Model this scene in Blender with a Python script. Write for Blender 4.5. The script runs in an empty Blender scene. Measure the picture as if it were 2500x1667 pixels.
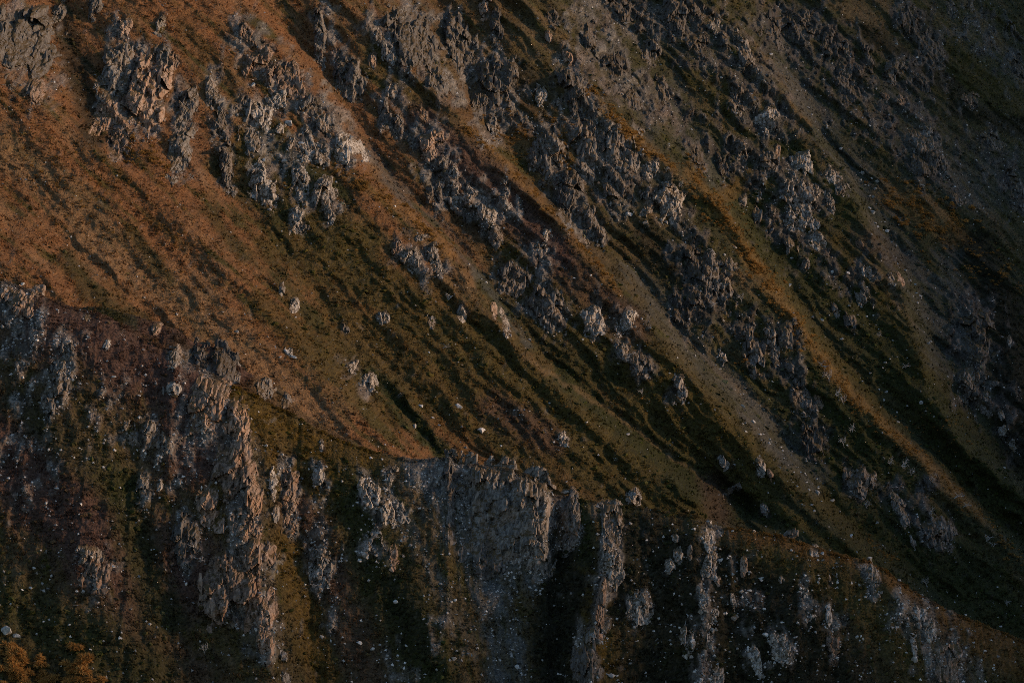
import bpy, bmesh, math, random
import numpy as np

# ------------------------------------------------------------------ camera, sky, sun, exposure
scene = bpy.context.scene
R = math.radians
cam_d = bpy.data.cameras.new('camera'); cam = bpy.data.objects.new('camera', cam_d)
scene.collection.objects.link(cam)
cam_d.lens = 150; cam_d.sensor_width = 36; cam_d.clip_start = 1; cam_d.clip_end = 20000
cam.location = (0, 0, 0); cam.rotation_euler = (R(90), 0, 0)
scene.camera = cam
SUN_EL, SUN_AZ = 12.5, 86.0          # azimuth clockwise from +Y (away from camera): the sun stands low on the right
world = bpy.data.worlds.new('World'); scene.world = world; world.use_nodes = True
nt = world.node_tree; nt.nodes.clear()
sky = nt.nodes.new('ShaderNodeTexSky'); sky.sky_type = 'NISHITA'; sky.sun_disc = False
sky.sun_elevation = R(SUN_EL); sky.sun_rotation = R(SUN_AZ); sky.altitude = 1500
bg = nt.nodes.new('ShaderNodeBackground'); bg.inputs[1].default_value = 0.06
wo = nt.nodes.new('ShaderNodeOutputWorld')
nt.links.new(sky.outputs[0], bg.inputs[0]); nt.links.new(bg.outputs[0], wo.inputs[0])
sun_d = bpy.data.lights.new('sun', 'SUN'); sun = bpy.data.objects.new('sun', sun_d)
scene.collection.objects.link(sun)
sun_d.energy = 1.6; sun_d.angle = R(6); sun_d.color = (1.0, 0.64, 0.38)
sun.rotation_euler = (R(90 - SUN_EL), 0, R(180 - SUN_AZ))
scene.view_settings.view_transform = 'Standard'; scene.view_settings.look = 'None'
scene.view_settings.exposure = 1.3; scene.view_settings.gamma = 1.0
scene.view_settings.use_curve_mapping = False
scene.cycles.filter_width = 0.9
scene.cycles.use_denoising = False      # keep the fine grain of grass and stone

col = scene.collection
rng = np.random.default_rng(7)
random.seed(7)

# ------------------------------------------------------------------ noise
def _h(ix, iy, s):
    h = (ix.astype(np.int64) * 374761393 + iy.astype(np.int64) * 668265263 + s * 974634777) & 0x7fffffff
    h = ((h ^ (h >> 13)) * 1274126177) & 0x7fffffff
    h = ((h ^ (h >> 16)) * 668265263) & 0x7fffffff
    return ((h >> 4) & 0xffff) / 65535.0
def vnoise(x, y, s=0):
    """gradient noise, about -1..1"""
    x = np.asarray(x, float); y = np.asarray(y, float)
    ix = np.floor(x); iy = np.floor(y); fx = x - ix; fy = y - iy
    ix = ix.astype(np.int64); iy = iy.astype(np.int64)
    ux = fx * fx * fx * (fx * (fx * 6 - 15) + 10); uy = fy * fy * fy * (fy * (fy * 6 - 15) + 10)
    def g(dx, dy):
        a = _h(ix + dx, iy + dy, s) * (2 * math.pi)
        return np.cos(a) * (fx - dx) + np.sin(a) * (fy - dy)
    a = g(0, 0) * (1 - ux) + g(1, 0) * ux
    b = g(0, 1) * (1 - ux) + g(1, 1) * ux
    return (a * (1 - uy) + b * uy) * 1.5
def fbm(x, y, o=4, s=0, gain=0.5):
    t = 0; a = 1; n = 0
    for i in range(o):
        t = t + a * vnoise(x * 2 ** i + 17.3 * i, y * 2 ** i - 9.1 * i, s + i); n += a; a *= gain
    return t / n
def ridged(x, y, o=4, s=0, gain=0.5):
    t = 0; a = 1; n = 0
    for i in range(o):
        t = t + a * (1 - 2 * np.abs(vnoise(x * 2 ** i + 17.3 * i, y * 2 ** i - 9.1 * i, s + i))); n += a; a *= gain
    return t / n
def voro(x, y, s=0):
    """cell noise: random value of the cell, offset in the cell, F2-F1"""
    ix = np.floor(x).astype(np.int64); iy = np.floor(y).astype(np.int64)
    f1 = np.full(np.shape(x), 9.0); f2 = f1.copy(); val = np.zeros(np.shape(x)); ox = val.copy(); oy = val.copy()
    for dx in (-1, 0, 1):
        for dy in (-1, 0, 1):
            cx = ix + dx; cy = iy + dy
            px = cx + _h(cx, cy, s); py = cy + _h(cx, cy, s + 1)
            d = np.hypot(x - px, y - py); near = d < f1
            f2 = np.where(near, f1, np.minimum(f2, d)); f1 = np.where(near, d, f1)
            val = np.where(near, _h(cx, cy, s + 2), val); ox = np.where(near, x - px, ox); oy = np.where(near, y - py, oy)
    return val, ox, oy, f2 - f1
def sstep(a, b, x):
    t = np.clip((x - a) / (b - a), 0, 1); return t * t * (3 - 2 * t)

# ------------------------------------------------------------------ geometry of the place
F = 36 / 150 / 2352.0
UC, VC = 1176.0, 784.0
A_, B_, Y0 = 0.65, 0.60, 700.0
def ray(u, v): return (np.asarray(u, float) - UC) * F, (VC - np.asarray(v, float)) * F
def far_xz(u, v):
    kx, kz = ray(u, v); y = Y0 / (1 - (kz + B_ * kx) / A_); return kx * y, kz * y
def far_uv(x, z):
    y = Y0 + (z + B_ * x) / A_; return x / y / F + UC, VC - z / y / F

def polydist(px, py, pts):
    """distance to a polyline and the fraction along it"""
    best = np.full(np.shape(px), 1e9)
    for (ax, ay), (bx, by) in zip(pts[:-1], pts[1:]):
        dx, dy = bx - ax, by - ay; L = dx * dx + dy * dy
        t = np.clip(((px - ax) * dx + (py - ay) * dy) / L, 0, 1)
        best = np.minimum(best, np.hypot(px - ax - t * dx, py - ay - t * dy))
    return best

def diffuse(lines, umin, umax, vmin, vmax, cell):
    """lines of ridge and gully (points in picture units) with a relief value each, relaxed to a smooth field between them"""
    W = int((umax - umin) / cell) + 1; H = int((vmax - vmin) / cell) + 1
    fix = np.zeros((H, W), bool); val = np.zeros((H, W)); cnt = np.zeros((H, W))
    for pts, d0, d1 in lines:
        seg = [math.dist(a, b) for a, b in zip(pts[:-1], pts[1:])]; tot = sum(seg); acc = 0
        for (a, b), L in zip(zip(pts[:-1], pts[1:]), seg):
            n = int(L / cell * 2) + 2
            for i in range(n):
                t = i / (n - 1); u = a[0] + (b[0] - a[0]) * t; v = a[1] + (b[1] - a[1]) * t
                iu = int(round((u - umin) / cell)); iv = int(round((v - vmin) / cell))
                if 0 <= iu < W and 0 <= iv < H:
                    dd = d0 + (d1 - d0) * (acc + t * L) / tot
                    val[iv, iu] = (val[iv, iu] * cnt[iv, iu] + dd) / (cnt[iv, iu] + 1); cnt[iv, iu] += 1; fix[iv, iu] = True
            acc += L
    f = np.where(fix, val, 0.0)
    for it in range(1500):
        p = np.pad(f, 1, mode='edge')
        n = 0.25 * (p[:-2, 1:-1] + p[2:, 1:-1] + p[1:-1, :-2] + p[1:-1, 2:])
        f = np.where(fix, val, n)
    for it in range(2):
        p = np.pad(f, 1, mode='edge'); f = 0.5 * f + 0.125 * (p[:-2, 1:-1] + p[2:, 1:-1] + p[1:-1, :-2] + p[1:-1, 2:])
    def at(u, v):
        a = np.clip((u - umin) / cell, 0, W - 1.001); b = np.clip((v - vmin) / cell, 0, H - 1.001)
        i = a.astype(int); j = b.astype(int); s = a - i; t = b - j
        return (f[j, i] * (1 - s) + f[j, i + 1] * s) * (1 - t) + (f[j + 1, i] * (1 - s) + f[j + 1, i + 1] * s) * t
    return at

R1 = [(-250, -40), (-100, 80), (0, 160), (100, 247), (200, 330), (300, 395), (400, 480), (520, 600), (640, 740), (760, 870), (880, 1010), (980, 1120)]
V1 = [(60, -120), (140, 60), (170, 170), (200, 290), (290, 370)]
R2b = [(230, -120), (330, -10), (400, 40), (480, 110), (560, 200), (640, 330), (700, 430)]
R2 = [(430, -130), (520, 20), (567, 57), (667, 133), (733, 207), (784, 290), (835, 420), (918, 474), (985, 540), (1060, 620), (1130, 720), (1200, 810), (1300, 900), (1400, 990), (1480, 1050), (1600, 1150)]
V2 = [(560, -130), (650, 60), (735, 150), (800, 255), (835, 320), (868, 367), (935, 452), (1018, 523), (1068, 580), (1111, 633), (1161, 723), (1218, 790), (1252, 830), (1285, 850), (1362, 923), (1452, 990), (1500, 1033), (1640, 1110), (1720, 1170)]
V3 = [(480, 400), (600, 510), (700, 640), (780, 780), (835, 857), (895, 920), (935, 963), (1000, 1035), (1100, 1150)]
V3b = [(280, 430), (380, 560), (500, 690), (600, 800), (700, 900), (800, 1000)]
V0 = [(-150, 300), (0, 420), (150, 560), (300, 680), (420, 800)]
R0 = [(-200, 400), (0, 560), (120, 640), (250, 720)]
R3 = [(700, -130), (805, 10), (871, 50), (918, 107), (985, 200), (1061, 284), (1100, 327), (1152, 367), (1200, 430), (1250, 467), (1298, 523), (1335, 573), (1368, 616), (1418, 666), (1468, 720), (1520, 780), (1568, 843), (1601, 893), (1645, 940), (1678, 985), (1725, 1033), (1802, 1099), (1858, 1146), (1902, 1190), (1968, 1243), (2035, 1290), (2120, 1360)]
V4 = [(900, -130), (1000, 0), (1068, 117), (1090, 234), (1128, 310), (1218, 410), (1285, 474), (1350, 560), (1452, 610), (1501, 690), (1568, 773), (1668, 857), (1735, 923), (1802, 1007), (1868, 1090), (1935, 1175), (2010, 1245), (2102, 1335), (2250, 1410), (2450, 1530)]
R4 = [(1060, -130), (1202, 0), (1252, 57), (1302, 87), (1340, 180), (1390, 260), (1452, 320), (1510, 375), (1568, 405), (1635, 455), (1685, 520), (1712, 590), (1768, 656), (1808, 710), (1852, 783), (1902, 850), (1952, 910), (2002, 963), (2052, 1007), (2109, 1046), (2152, 1096), (2202, 1146), (2269, 1206), (2319, 1273), (2352, 1300), (2500, 1420)]
V5 = [(1330, -130), (1420, 0), (1480, 110), (1540, 220), (1600, 320), (1660, 400), (1720, 490), (1800, 620), (1860, 720), (1920, 800), (2000, 900), (2080, 985), (2160, 1050), (2250, 1140), (2330, 1220), (2500, 1350)]
R5 = [(1520, -130), (1590, -40), (1650, 60), (1720, 130), (1770, 190), (1815, 240), (1852, 290), (1892, 345), (1945, 410), (1985, 500), (2020, 600), (2070, 690), (2095, 770), (2130, 900), (2200, 1020), (2320, 1120), (2500, 1250)]
V6 = [(1740, -130), (1780, -40), (1800, 100), (1835, 190), (1900, 320), (1950, 385), (2000, 470), (2035, 523), (2075, 590), (2122, 673), (2146, 757), (2172, 830), (2205, 900), (2240, 980), (2320, 1070), (2500, 1180)]
R6 = [(2010, -130), (2078, 0), (2102, 50), (2155, 93), (2235, 150), (2319, 213), (2500, 330)]
V7 = [(2160, -130), (2260, 40), (2320, 110), (2500, 220)]
R7 = [(2150, 330), (2220, 450), (2280, 580), (2310, 680), (2320, 800), (2335, 950), (2480, 1080)]
R5b = [(1880, -130), (1900, 30), (1945, 120), (1990, 230)]
far_lines = [(R1, 4, 2.5), (V1, -5, -2), (R2b, 3, 2), (R2, 4, 5.5), (V2, -4, -5), (V3, -1, -4), (V0, -1.5, -2), (R0, 1.5, 2), (R3, 4, 5),
             (V4, -5, -2.5), (R4, 4, 5.5), (V5, -3, -3.5), (R5, 3.5, 4), (V6, -3.5, -5), (R6, 4, 4), (V7, -3, -3), (R7, 2, 2.5), (R5b, 1, 0)]
far_D = diffuse(far_lines, -350, 2750, -250, 1750, 8)

def far_depth_raw(x, z):
    u, v = far_uv(x, z)
    # the lines wander a little
    wu = u + 10 * fbm(u / 70, v / 70, 3, 11); wv = v + 10 * fbm(u / 70, v / 70, 3, 21)
    D = far_D(wu, wv)
    # runnels down the fall line (down-right in the picture)
    a = (x * 0.69 + z * 0.72); b = (x * 0.72 - z * 0.69)
    wa = a + 1.3 * fbm(x / 9, z / 9, 2, 31)
    amp = .72 + .28 * sstep(600, 1150, u + .2 * v); D = D + amp * 1.5 * ridged(wa / 4.6, b / 34, 2, 41) + amp * 0.5 * ridged(wa / 1.9 + .4 * vnoise(x / 3, z / 3, 47), b / 17, 2, 45)
    D = D * (1.25 + .12 * sstep(850, 1300, u)) + 1.0 * fbm(x / 6, z / 6, 4, 51)
    D = D + 0.34 * fbm(x / 1.5, z / 1.2, 3, 61, 0.6)
    _, t1, t2, _e = voro(x / .95 + .3 * vnoise(x / 2, z / 2, 64), z / .75, 63); dome = np.clip(.55 - (t1 * t1 + t2 * t2), 0, 1)
    D = D + .75 * dome * sstep(-.3, .35, fbm(x / 4, z / 4, 3, 66))
    rk = rockiness('F', u, v); pn = fbm(x / 2.2, z / 3.4, 3, 71); st, c1, c2 = strata(x, z, 75)
    m = np.clip(rk * 1.7 + pn * 1.6 - .62, 0, 1); D = D + m * (.95 + .4 * sstep(1250, 1600, u)) * (st + .35); far_depth_raw.rock = (m, c1, c2)
    return Y0 + (z + B_ * x) / A_ - D

CR = [
 # mountainside, upper left
 ('F', 55, 105, 100, 185, -14, 'd', 'big fluted grey crag filling the top left corner', 'the top left corner crag'), ('F', 88, 205, 30, 75, -8, 'w'), ('F', 127, 30, 24, 62, 6, 'g'), ('F', 217, 18, 24, 60, 4, 'd'),
 ('F', 272, 160, 58, 150, 8, 'g', 'left half of the tall twin slab crag, dark grey and sheer', 'the twin slab crag'), ('F', 291, 66, 24, 52, 6, 'w', 'narrow brown rock pinnacle standing above the twin slab crag'), ('F', 340, 225, 62, 190, 4, 'w', 'right half of the twin slab crag, brown ribbed slab'),
 ('F', 243, 250, 44, 92, 10, 'w', 'ragged brown outcrop under the left twin slab', 'the ragged brown outcrop'), ('F', 273, 325, 40, 72, 4, 'w'), ('F', 371, 62, 22, 44, 5, 'g'), ('F', 380, 130, 34, 58, -8, 'g'), ('F', 404, 145, 26, 40, 0, 'w'),
 ('F', 430, 250, 32, 84, 6, 'g', 'slim grey rib right of the twin slab crag', 'the slim grey rib'), ('F', 413, 345, 44, 112, 4, 'g'), ('F', 490, 212, 28, 84, -16, 'g'), ('F', 512, 285, 24, 66, -14, 'd'), ('F', 524, 385, 26, 128, -10, 'g', 'long thin grey rib dropping toward a dark green hollow', 'the long thin rib'), ('F', 440, 408, 20, 22, 0, 'g'),
 ('F', 562, 243, 36, 48, 4, 'g'), ('F', 603, 270, 46, 78, -14, 'p', 'pale creased outcrop on the orange spur', 'the pale creased outcrop'), ('F', 577, 325, 36, 68, -14, 'g'), ('F', 650, 300, 26, 34, 0, 'p'), ('F', 640, 232, 40, 40, -25, 'p'),
 ('F', 600, 150, 60, 60, -15, 'w'), ('F', 665, 185, 80, 90, -28, 'w', 'broad broken brown crag on the orange spur crest', 'the broad broken crag'), ('F', 570, 85, 26, 60, -30, 'w'), ('F', 720, 250, 40, 60, -25, 'g'), ('F', 752, 290, 30, 50, -20, 'g'),
 ('F', 705, 338, 46, 66, -30, 'p', 'pale stepped rocks spilling down the spur', 'the pale stepped rocks'), ('F', 738, 362, 36, 50, -20, 'p'), ('F', 607, 433, 38, 96, -12, 'p', 'pale upright crag beside a bleached dead shrub', 'the pale upright crag'), ('F', 690, 425, 34, 84, -10, 'p', 'middle one of three pale crags above the olive slope', 'the middle pale crag'), ('F', 752, 460, 40, 98, -6, 'p', 'tallest pale knobbly crag at the edge of the olive slope', 'the tall knobbly crag'), ('F', 683, 502, 34, 56, 0, 'p'),
 ('F', 733, 80, 28, 130, -4, 'g', 'thin fluted grey rib at the top of the orange spur', 'the top fluted rib'), ('F', 780, 165, 26, 80, 0, 'd'), ('F', 806, 185, 42, 92, -8, 'g'), ('F', 805, 345, 44, 66, -30, 'p'),
 # upper middle
 ('F', 950, 95, 68, 165, -20, 'd', 'great dark sheer crag at the top centre', 'the great dark crag'), ('F', 1012, 190, 44, 76, -26, 'd'), ('F', 1050, 90, 44, 158, -16, 'd', 'slender dark crag tapering downward beside the great dark crag'), ('F', 1148, 200, 72, 132, -10, 'd', 'blocky blue-grey crag with a flat left face', 'the blocky blue-grey crag'), ('F', 1100, 240, 34, 58, 0, 'd'), ('F', 1135, 292, 32, 58, -12, 'g'), ('F', 1140, 55, 26, 80, 0, 'd'), ('F', 1115, 22, 24, 46, 0, 'w'), ('F', 1092, 92, 14, 40, 0, 'g'),
 ('F', 1255, 355, 66, 116, -26, 'g', 'leaning ribbed grey crag above golden scrub', 'the leaning ribbed crag'), ('F', 1322, 225, 40, 132, -22, 'd', 'long dark slab edging the golden crest', 'the long dark slab'), ('F', 1345, 355, 52, 130, -6, 'g', 'left wing of the horseshoe crag under the golden crest', 'the horseshoe crag'), ('F', 1415, 345, 56, 120, -14, 'g', 'right wing of the horseshoe crag under the golden crest'), ('F', 1382, 300, 70, 34, -30, 'g'), ('F', 1410, 425, 40, 82, -6, 'g'),
 ('F', 1310, 455, 42, 122, 4, 'g', 'upright grey tower above the dark gully shrubs', 'the grey tower'), ('F', 1362, 502, 36, 54, -8, 'g'), ('F', 1483, 475, 28, 72, 6, 'g'), ('F', 1535, 470, 42, 86, 8, 'p'), ('F', 1490, 388, 32, 42, 0, 'p'), ('F', 1455, 370, 24, 50, 0, 'g'),
 ('F', 993, 338, 60, 52, -20, 'w', 'brownish hump of broken rock on the maroon heather', 'the brown hump'), ('F', 1045, 398, 22, 30, 0, 'p'), ('F', 1046, 447, 22, 58, 0, 'p'), ('F', 993, 447, 32, 46, -6, 'g'), ('F', 1086, 450, 36, 42, 0, 'p'), ('F', 1163, 450, 24, 62, 4, 'p', 'pale split pillar at the foot of the maroon heather', 'the pale split pillar'), ('F', 1122, 495, 34, 54, -6, 'p'), ('F', 1020, 372, 30, 24, -20, 'g'), ('F', 1010, 420, 22, 30, 0, 'g'),
 ('F', 883, 260, 36, 62, -6, 'g', 'squat grey crag beside the upper scree chute', 'the squat grey crag'), ('F', 918, 288, 26, 54, 0, 'g'), ('F', 895, 128, 30, 40, -12, 'p'), ('F', 860, 142, 20, 40, -10, 'w'), ('F', 872, 85, 20, 40, -6, 'g'), ('F', 900, 210, 24, 34, 0, 'p'), ('F', 970, 262, 24, 40, -16, 'w'),
 ('F', 1268, 45, 24, 48, -4, 'd'), ('F', 1352, 98, 30, 100, -14, 'd', 'dark fin right of the orange crest near the top edge', 'the dark top fin'), ('F', 1420, 18, 50, 60, 0, 'd'), ('F', 1460, 42, 48, 54, 0, 'd'), ('F', 1555, 45, 44, 100, 0, 'd', 'massive dark rock face at the top edge', 'the massive dark face'), ('F', 1412, 158, 44, 66, -10, 'd'), ('F', 1525, 205, 28, 70, -4, 'd'), ('F', 1452, 230, 32, 44, -10, 'd'), ('F', 1495, 120, 36, 60, -8, 'd'), ('F', 1600, 110, 40, 60, -10, 'd'), ('F', 1590, 30, 40, 50, 0, 'd'),
 ('F', 1262, 92, 18, 34, -10, 'w'), ('F', 1302, 135, 22, 44, -24, 'w'), ('F', 1285, 243, 16, 42, 0, 'g'), ('F', 1240, 222, 24, 50, -8, 'p'), ('F', 1470, 305, 20, 30, -20, 'g'),
 # upper right
 ('F', 1795, 72, 82, 84, -4, 'd', 'wide rounded dark bluff near the top edge', 'the rounded dark bluff'), ('F', 1850, 35, 18, 44, 0, 'd'), ('F', 1870, 80, 30, 34, 0, 'd'), ('F', 1705, 122, 32, 80, -20, 'g', 'slanting grey fin left of the rounded dark bluff', 'the slanting fin'), ('F', 1660, 95, 20, 42, -14, 'd'), ('F', 1640, 55, 34, 50, -14, 'g'),
 ('F', 1900, 98, 28, 66, 14, 'd'), ('F', 1943, 110, 18, 42, 0, 'g'), ('F', 1943, 180, 44, 98, 2, 'd', 'tall dark buttress in the grey upper bowl', 'the tall dark buttress'), ('F', 1992, 140, 20, 78, -10, 'd'), ('F', 2080, 55, 34, 70, -16, 'd'), ('F', 2125, 110, 44, 84, -30, 'd', 'dark slab band below the upper right crest', 'the dark slab band'), ('F', 2055, 170, 52, 52, -34, 'd'), ('F', 2112, 190, 30, 44, -16, 'd'),
 ('F', 1757, 275, 56, 52, -16, 'p', 'pale knuckled crag on the dark spur nose', 'the pale knuckled crag'), ('F', 1690, 250, 30, 50, -10, 'g'), ('F', 1690, 210, 26, 36, 0, 'g'), ('F', 2115, 320, 46, 56, -10, 'g'), ('F', 2128, 372, 62, 56, -14, 'd', 'dark bluff bulging out of the upper scree', 'the scree bluff'), ('F', 1700, 350, 26, 68, -8, 'g'), ('F', 1762, 382, 40, 64, 4, 'g', 'pointed grey crag above the dark spur hollow', 'the pointed grey crag'), ('F', 1835, 375, 42, 52, -20, 'p'), ('F', 1907, 403, 34, 36, -30, 'p'), ('F', 1785, 347, 14, 30, 10, 'w'),
 ('F', 1845, 452, 88, 74, -22, 'p', 'wide crumbling pale crag in the middle of the dark spur', 'the crumbling pale crag'), ('F', 1662, 383, 26, 54, -12, 'd'), ('F', 1605, 373, 34, 60, -14, 'd'), ('F', 1708, 462, 16, 34, 6, 'g'), ('F', 1745, 450, 20, 28, 0, 'p'), ('F', 1773, 500, 52, 52, -6, 'g'), ('F', 1845, 512, 60, 40, -14, 'p'), ('F', 1930, 440, 30, 34, -20, 'p'), ('F', 1905, 470, 20, 40, 0, 'p'),
 ('F', 2275, 330, 36, 62, -42, 'd', 'dark tilted block at the right edge of the scree', 'the dark tilted block'), ('F', 2190, 452, 34, 34, 0, 'g'), ('F', 2335, 440, 38, 78, -14, 'g'), ('F', 2335, 160, 26, 60, -8, 'd'), ('F', 2328, 68, 24, 40, 0, 'd'), ('F', 2225, 235, 36, 36, -30, 'w'), ('F', 2180, 20, 24, 40, -8, 'g'), ('F', 2232, 12, 18, 30, 0, 'g'), ('F', 2030, 225, 22, 26, 0, 'w'), ('F', 2070, 230, 20, 26, 6, 'w'),
 # centre
 ('F', 945, 598, 38, 48, -10, 'p', 'jointed pale outcrop above the central olive slope', 'the jointed pale outcrop'), ('F', 997, 595, 26, 78, -16, 'p'), ('F', 970, 548, 26, 16, -20, 'p'), ('F', 915, 575, 20, 40, 0, 'w'), ('F', 1010, 612, 24, 28, 0, 'w'),
 ('F', 1175, 637, 60, 66, -18, 'g', 'rounded shaggy grey crag beside the scree chute', 'the shaggy grey crag'), ('F', 1235, 695, 30, 76, -4, 'g'), ('F', 1268, 715, 58, 100, -12, 'g', 'large ribbed crag hung with bleached twigs', 'the twig-hung crag'), ('F', 1243, 580, 40, 48, -14, 'p'), ('F', 1137, 540, 32, 44, -4, 'g'), ('F', 1367, 540, 40, 48, -8, 'g', 'round-topped grey crag over the dark gully', 'the round-topped crag'), ('F', 1255, 540, 22, 30, 0, 'p'),
 ('F', 1557, 705, 40, 78, -10, 'd', 'smooth egg-shaped dark crag with deep shade at its left', 'the egg-shaped crag'), ('F', 1360, 735, 46, 60, -30, 'p', 'pale slanting slab lying on the heather', 'the pale slanting slab'), ('F', 1440, 727, 34, 48, -10, 'p'), ('F', 1420, 762, 16, 34, 0, 'p'), ('F', 1360, 768, 16, 30, -10, 'p'), ('F', 1470, 838, 38, 54, -22, 'g', 'grey hunched crag with twigs on the olive slope', 'the hunched crag'), ('F', 1430, 808, 26, 44, -24, 'g'), ('F', 1560, 893, 24, 58, -16, 'p', 'pale streaked rib on the lower olive slope', 'the pale streaked rib'),
 ('F', 993, 737, 18, 28, -4, 'p'), ('F', 1062, 717, 18, 34, -10, 'p'), ('F', 1162, 743, 20, 58, -14, 'p', 'thin pale rib against the scree chute', 'the thin pale rib'), ('F', 1135, 715, 14, 36, -10, 'w'), ('F', 880, 728, 32, 30, -20, 'p'), ('F', 812, 843, 34, 30, -20, 'p', 'bright whitish rock ledge on the olive slope', 'the whitish ledge'), ('F', 846, 875, 34, 44, -20, 'p'), ('F', 793, 758, 20, 30, -6, 'g'), ('F', 1290, 1003, 26, 30, 0, 'p'),
 ('F', 690, 528, 30, 22, 0, 'g'), ('F', 649, 662, 13, 32, 0, 'p'), ('F', 677, 700, 18, 36, 0, 'p', 'slight pale rib alone on the brown grass slope', 'the lone pale rib'), ('F', 665, 808, 22, 22, 0, 'p'),
 # right of centre
 ('F', 1590, 610, 34, 90, -6, 'd', 'left pillar of the shattered crag group', 'the shattered crag group'), ('F', 1628, 630, 40, 110, -8, 'g', 'middle pillar of the shattered crag group'), ('F', 1660, 665, 36, 90, -10, 'g', 'right pillar of the shattered crag group'), ('F', 1600, 705, 34, 60, -4, 'd'), ('F', 1675, 605, 24, 38, -20, 'd'), ('F', 1812, 768, 44, 66, -26, 'd', 'dark overhanging crag under the golden crest line', 'the overhanging crag'), ('F', 1727, 800, 34, 112, -4, 'g', 'long grey buttress dropping into the scrub', 'the long grey buttress'), ('F', 1768, 795, 30, 84, -12, 'g'), ('F', 1807, 842, 20, 44, -6, 'd'), ('F', 1660, 817, 18, 34, -6, 'p'),
 ('F', 1817, 567, 26, 40, -10, 'g'), ('F', 1875, 555, 36, 38, -30, 'p'), ('F', 1850, 603, 18, 30, -4, 'g'), ('F', 1967, 560, 14, 28, -24, 'w'), ('F', 1987, 625, 28, 28, -10, 'p', 'pale pinkish rock pile on the dark slope', 'the pinkish rock pile'), ('F', 2040, 640, 16, 20, 0, 'p'), ('F', 2062, 637, 20, 38, -8, 'w'), ('F', 1975, 682, 26, 36, 0, 'p', 'lone pale fan-shaped rock on the dark slope', 'the fan-shaped rock'), ('F', 1953, 740, 26, 40, -14, 'd'), ('F', 1920, 715, 14, 34, -14, 'g'),
 ('F', 2235, 875, 40, 78, 16, 'g', 'grey ribbed crag at the foot of the right gully', 'the right gully crag'), ('F', 2245, 780, 60, 100, 8, 'd', 'rough dark rock face beside the right gully', 'the rough dark face'), ('F', 1838, 913, 38, 68, -6, 'g', 'shadowed grey crag on the green nose', 'the shadowed nose crag'), ('F', 1878, 922, 16, 36, -14, 'w'), ('F', 1865, 1015, 40, 74, -6, 'd'), ('F', 1967, 1108, 62, 62, -6, 'g', 'shaggy grey bluff in the dark lower slope', 'the shaggy bluff'), ('F', 2145, 1222, 68, 62, -26, 'g', 'broad grey crag low on the right dark slope', 'the low right crag'), ('F', 2062, 1165, 26, 74, -16, 'g'), ('F', 2098, 1244, 14, 32, -6, 'p'), ('F', 2130, 1100, 32, 40, -30, 'd'),
 ('F', 1742, 1073, 22, 36, -8, 'p'), ('F', 1765, 1090, 12, 30, -12, 'w'), ('F', 1662, 1065, 22, 36, -16, 'p'), ('F', 1753, 1170, 18, 30, -16, 'p'), ('F', 1685, 1126, 44, 16, -30, 'g'), ('F', 1450, 1138, 34, 32, -14, 'p', 'pale knob poking up behind the near crest', 'the pale crest knob'),
 ('F', 2312, 785, 14, 30, 6, 'p'), ('F', 2300, 953, 18, 28, 0, 'p'), ('F', 2305, 990, 16, 24, 0, 'p'), ('F', 2276, 950, 14, 20, 0, 'p'), ('F', 2262, 938, 12, 20, 0, 'p'), ('F', 2330, 1020, 14, 26, 0, 'p'), ('F', 2285, 880, 18, 20, 0, 'g'), ('F', 2265, 905, 16, 24, 0, 'g'),
 # near ridge
 ('N', 35, 695, 74, 66, -8, 'w', 'brushy pale rubble knoll at the left end of the near crest', 'the rubble knoll'), ('N', 84, 672, 20, 18, 0, 'p'), ('N', 200, 730, 18, 18, 0, 'g'), ('N', 245, 790, 20, 32, 8, 'p', 'upright pale block on the maroon near slope', 'the upright pale block'), ('N', 160, 800, 28, 42, -6, 'g', 'top crag of the grey rib on the left near slope', 'the left near rib'), ('N', 143, 845, 38, 44, 10, 'g'), ('N', 133, 902, 42, 70, 4, 'g'), ('N', 393, 822, 26, 42, 0, 'g', 'grey horn notched into the near crest', 'the notched horn'), ('N', 397, 890, 28, 36, 0, 'p'), ('N', 235, 905, 18, 30, 16, 'g'),
 ('S', 359, 757, 20, 26, 0, 'w'), ('S', 455, 812, 34, 46, 6, 'd', 'dark rock fins behind the near crest', 'the dark crest fins'), ('S', 515, 838, 40, 76, -6, 'd', 'big dark blocky fin behind the near crest'), ('S', 543, 856, 22, 42, -10, 'g'), ('S', 608, 895, 28, 38, -16, 'g'), ('S', 650, 925, 20, 26, -10, 'g'),
 ('N', 478, 930, 66, 110, 4, 'w', 'head of the long brown rib below the near crest', 'the head of the brown rib'), ('N', 478, 955, 40, 60, 14, 'p'), ('N', 547, 985, 46, 110, -8, 'w', 'mossy upper shoulder of the long brown rib'), ('N', 535, 1085, 72, 110, 8, 'w', 'wide middle step of the long brown rib', 'the middle step of the brown rib'), ('N', 426, 1235, 42, 100, 12, 'd', 'dark hatched fins left of the long brown rib', 'the dark hatched fins'), ('N', 585, 1150, 32, 130, -6, 'w', 'pink-edged blade along the right side of the brown rib', 'the pink-edged blade'), ('N', 545, 1205, 56, 60, 0, 'w'), ('N', 470, 1165, 50, 70, 10, 'w'), ('N', 596, 1282, 56, 76, 0, 'w', 'jutting block halfway down the brown rib', 'the jutting block'), ('N', 530, 1300, 70, 70, -10, 'w'),
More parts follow.
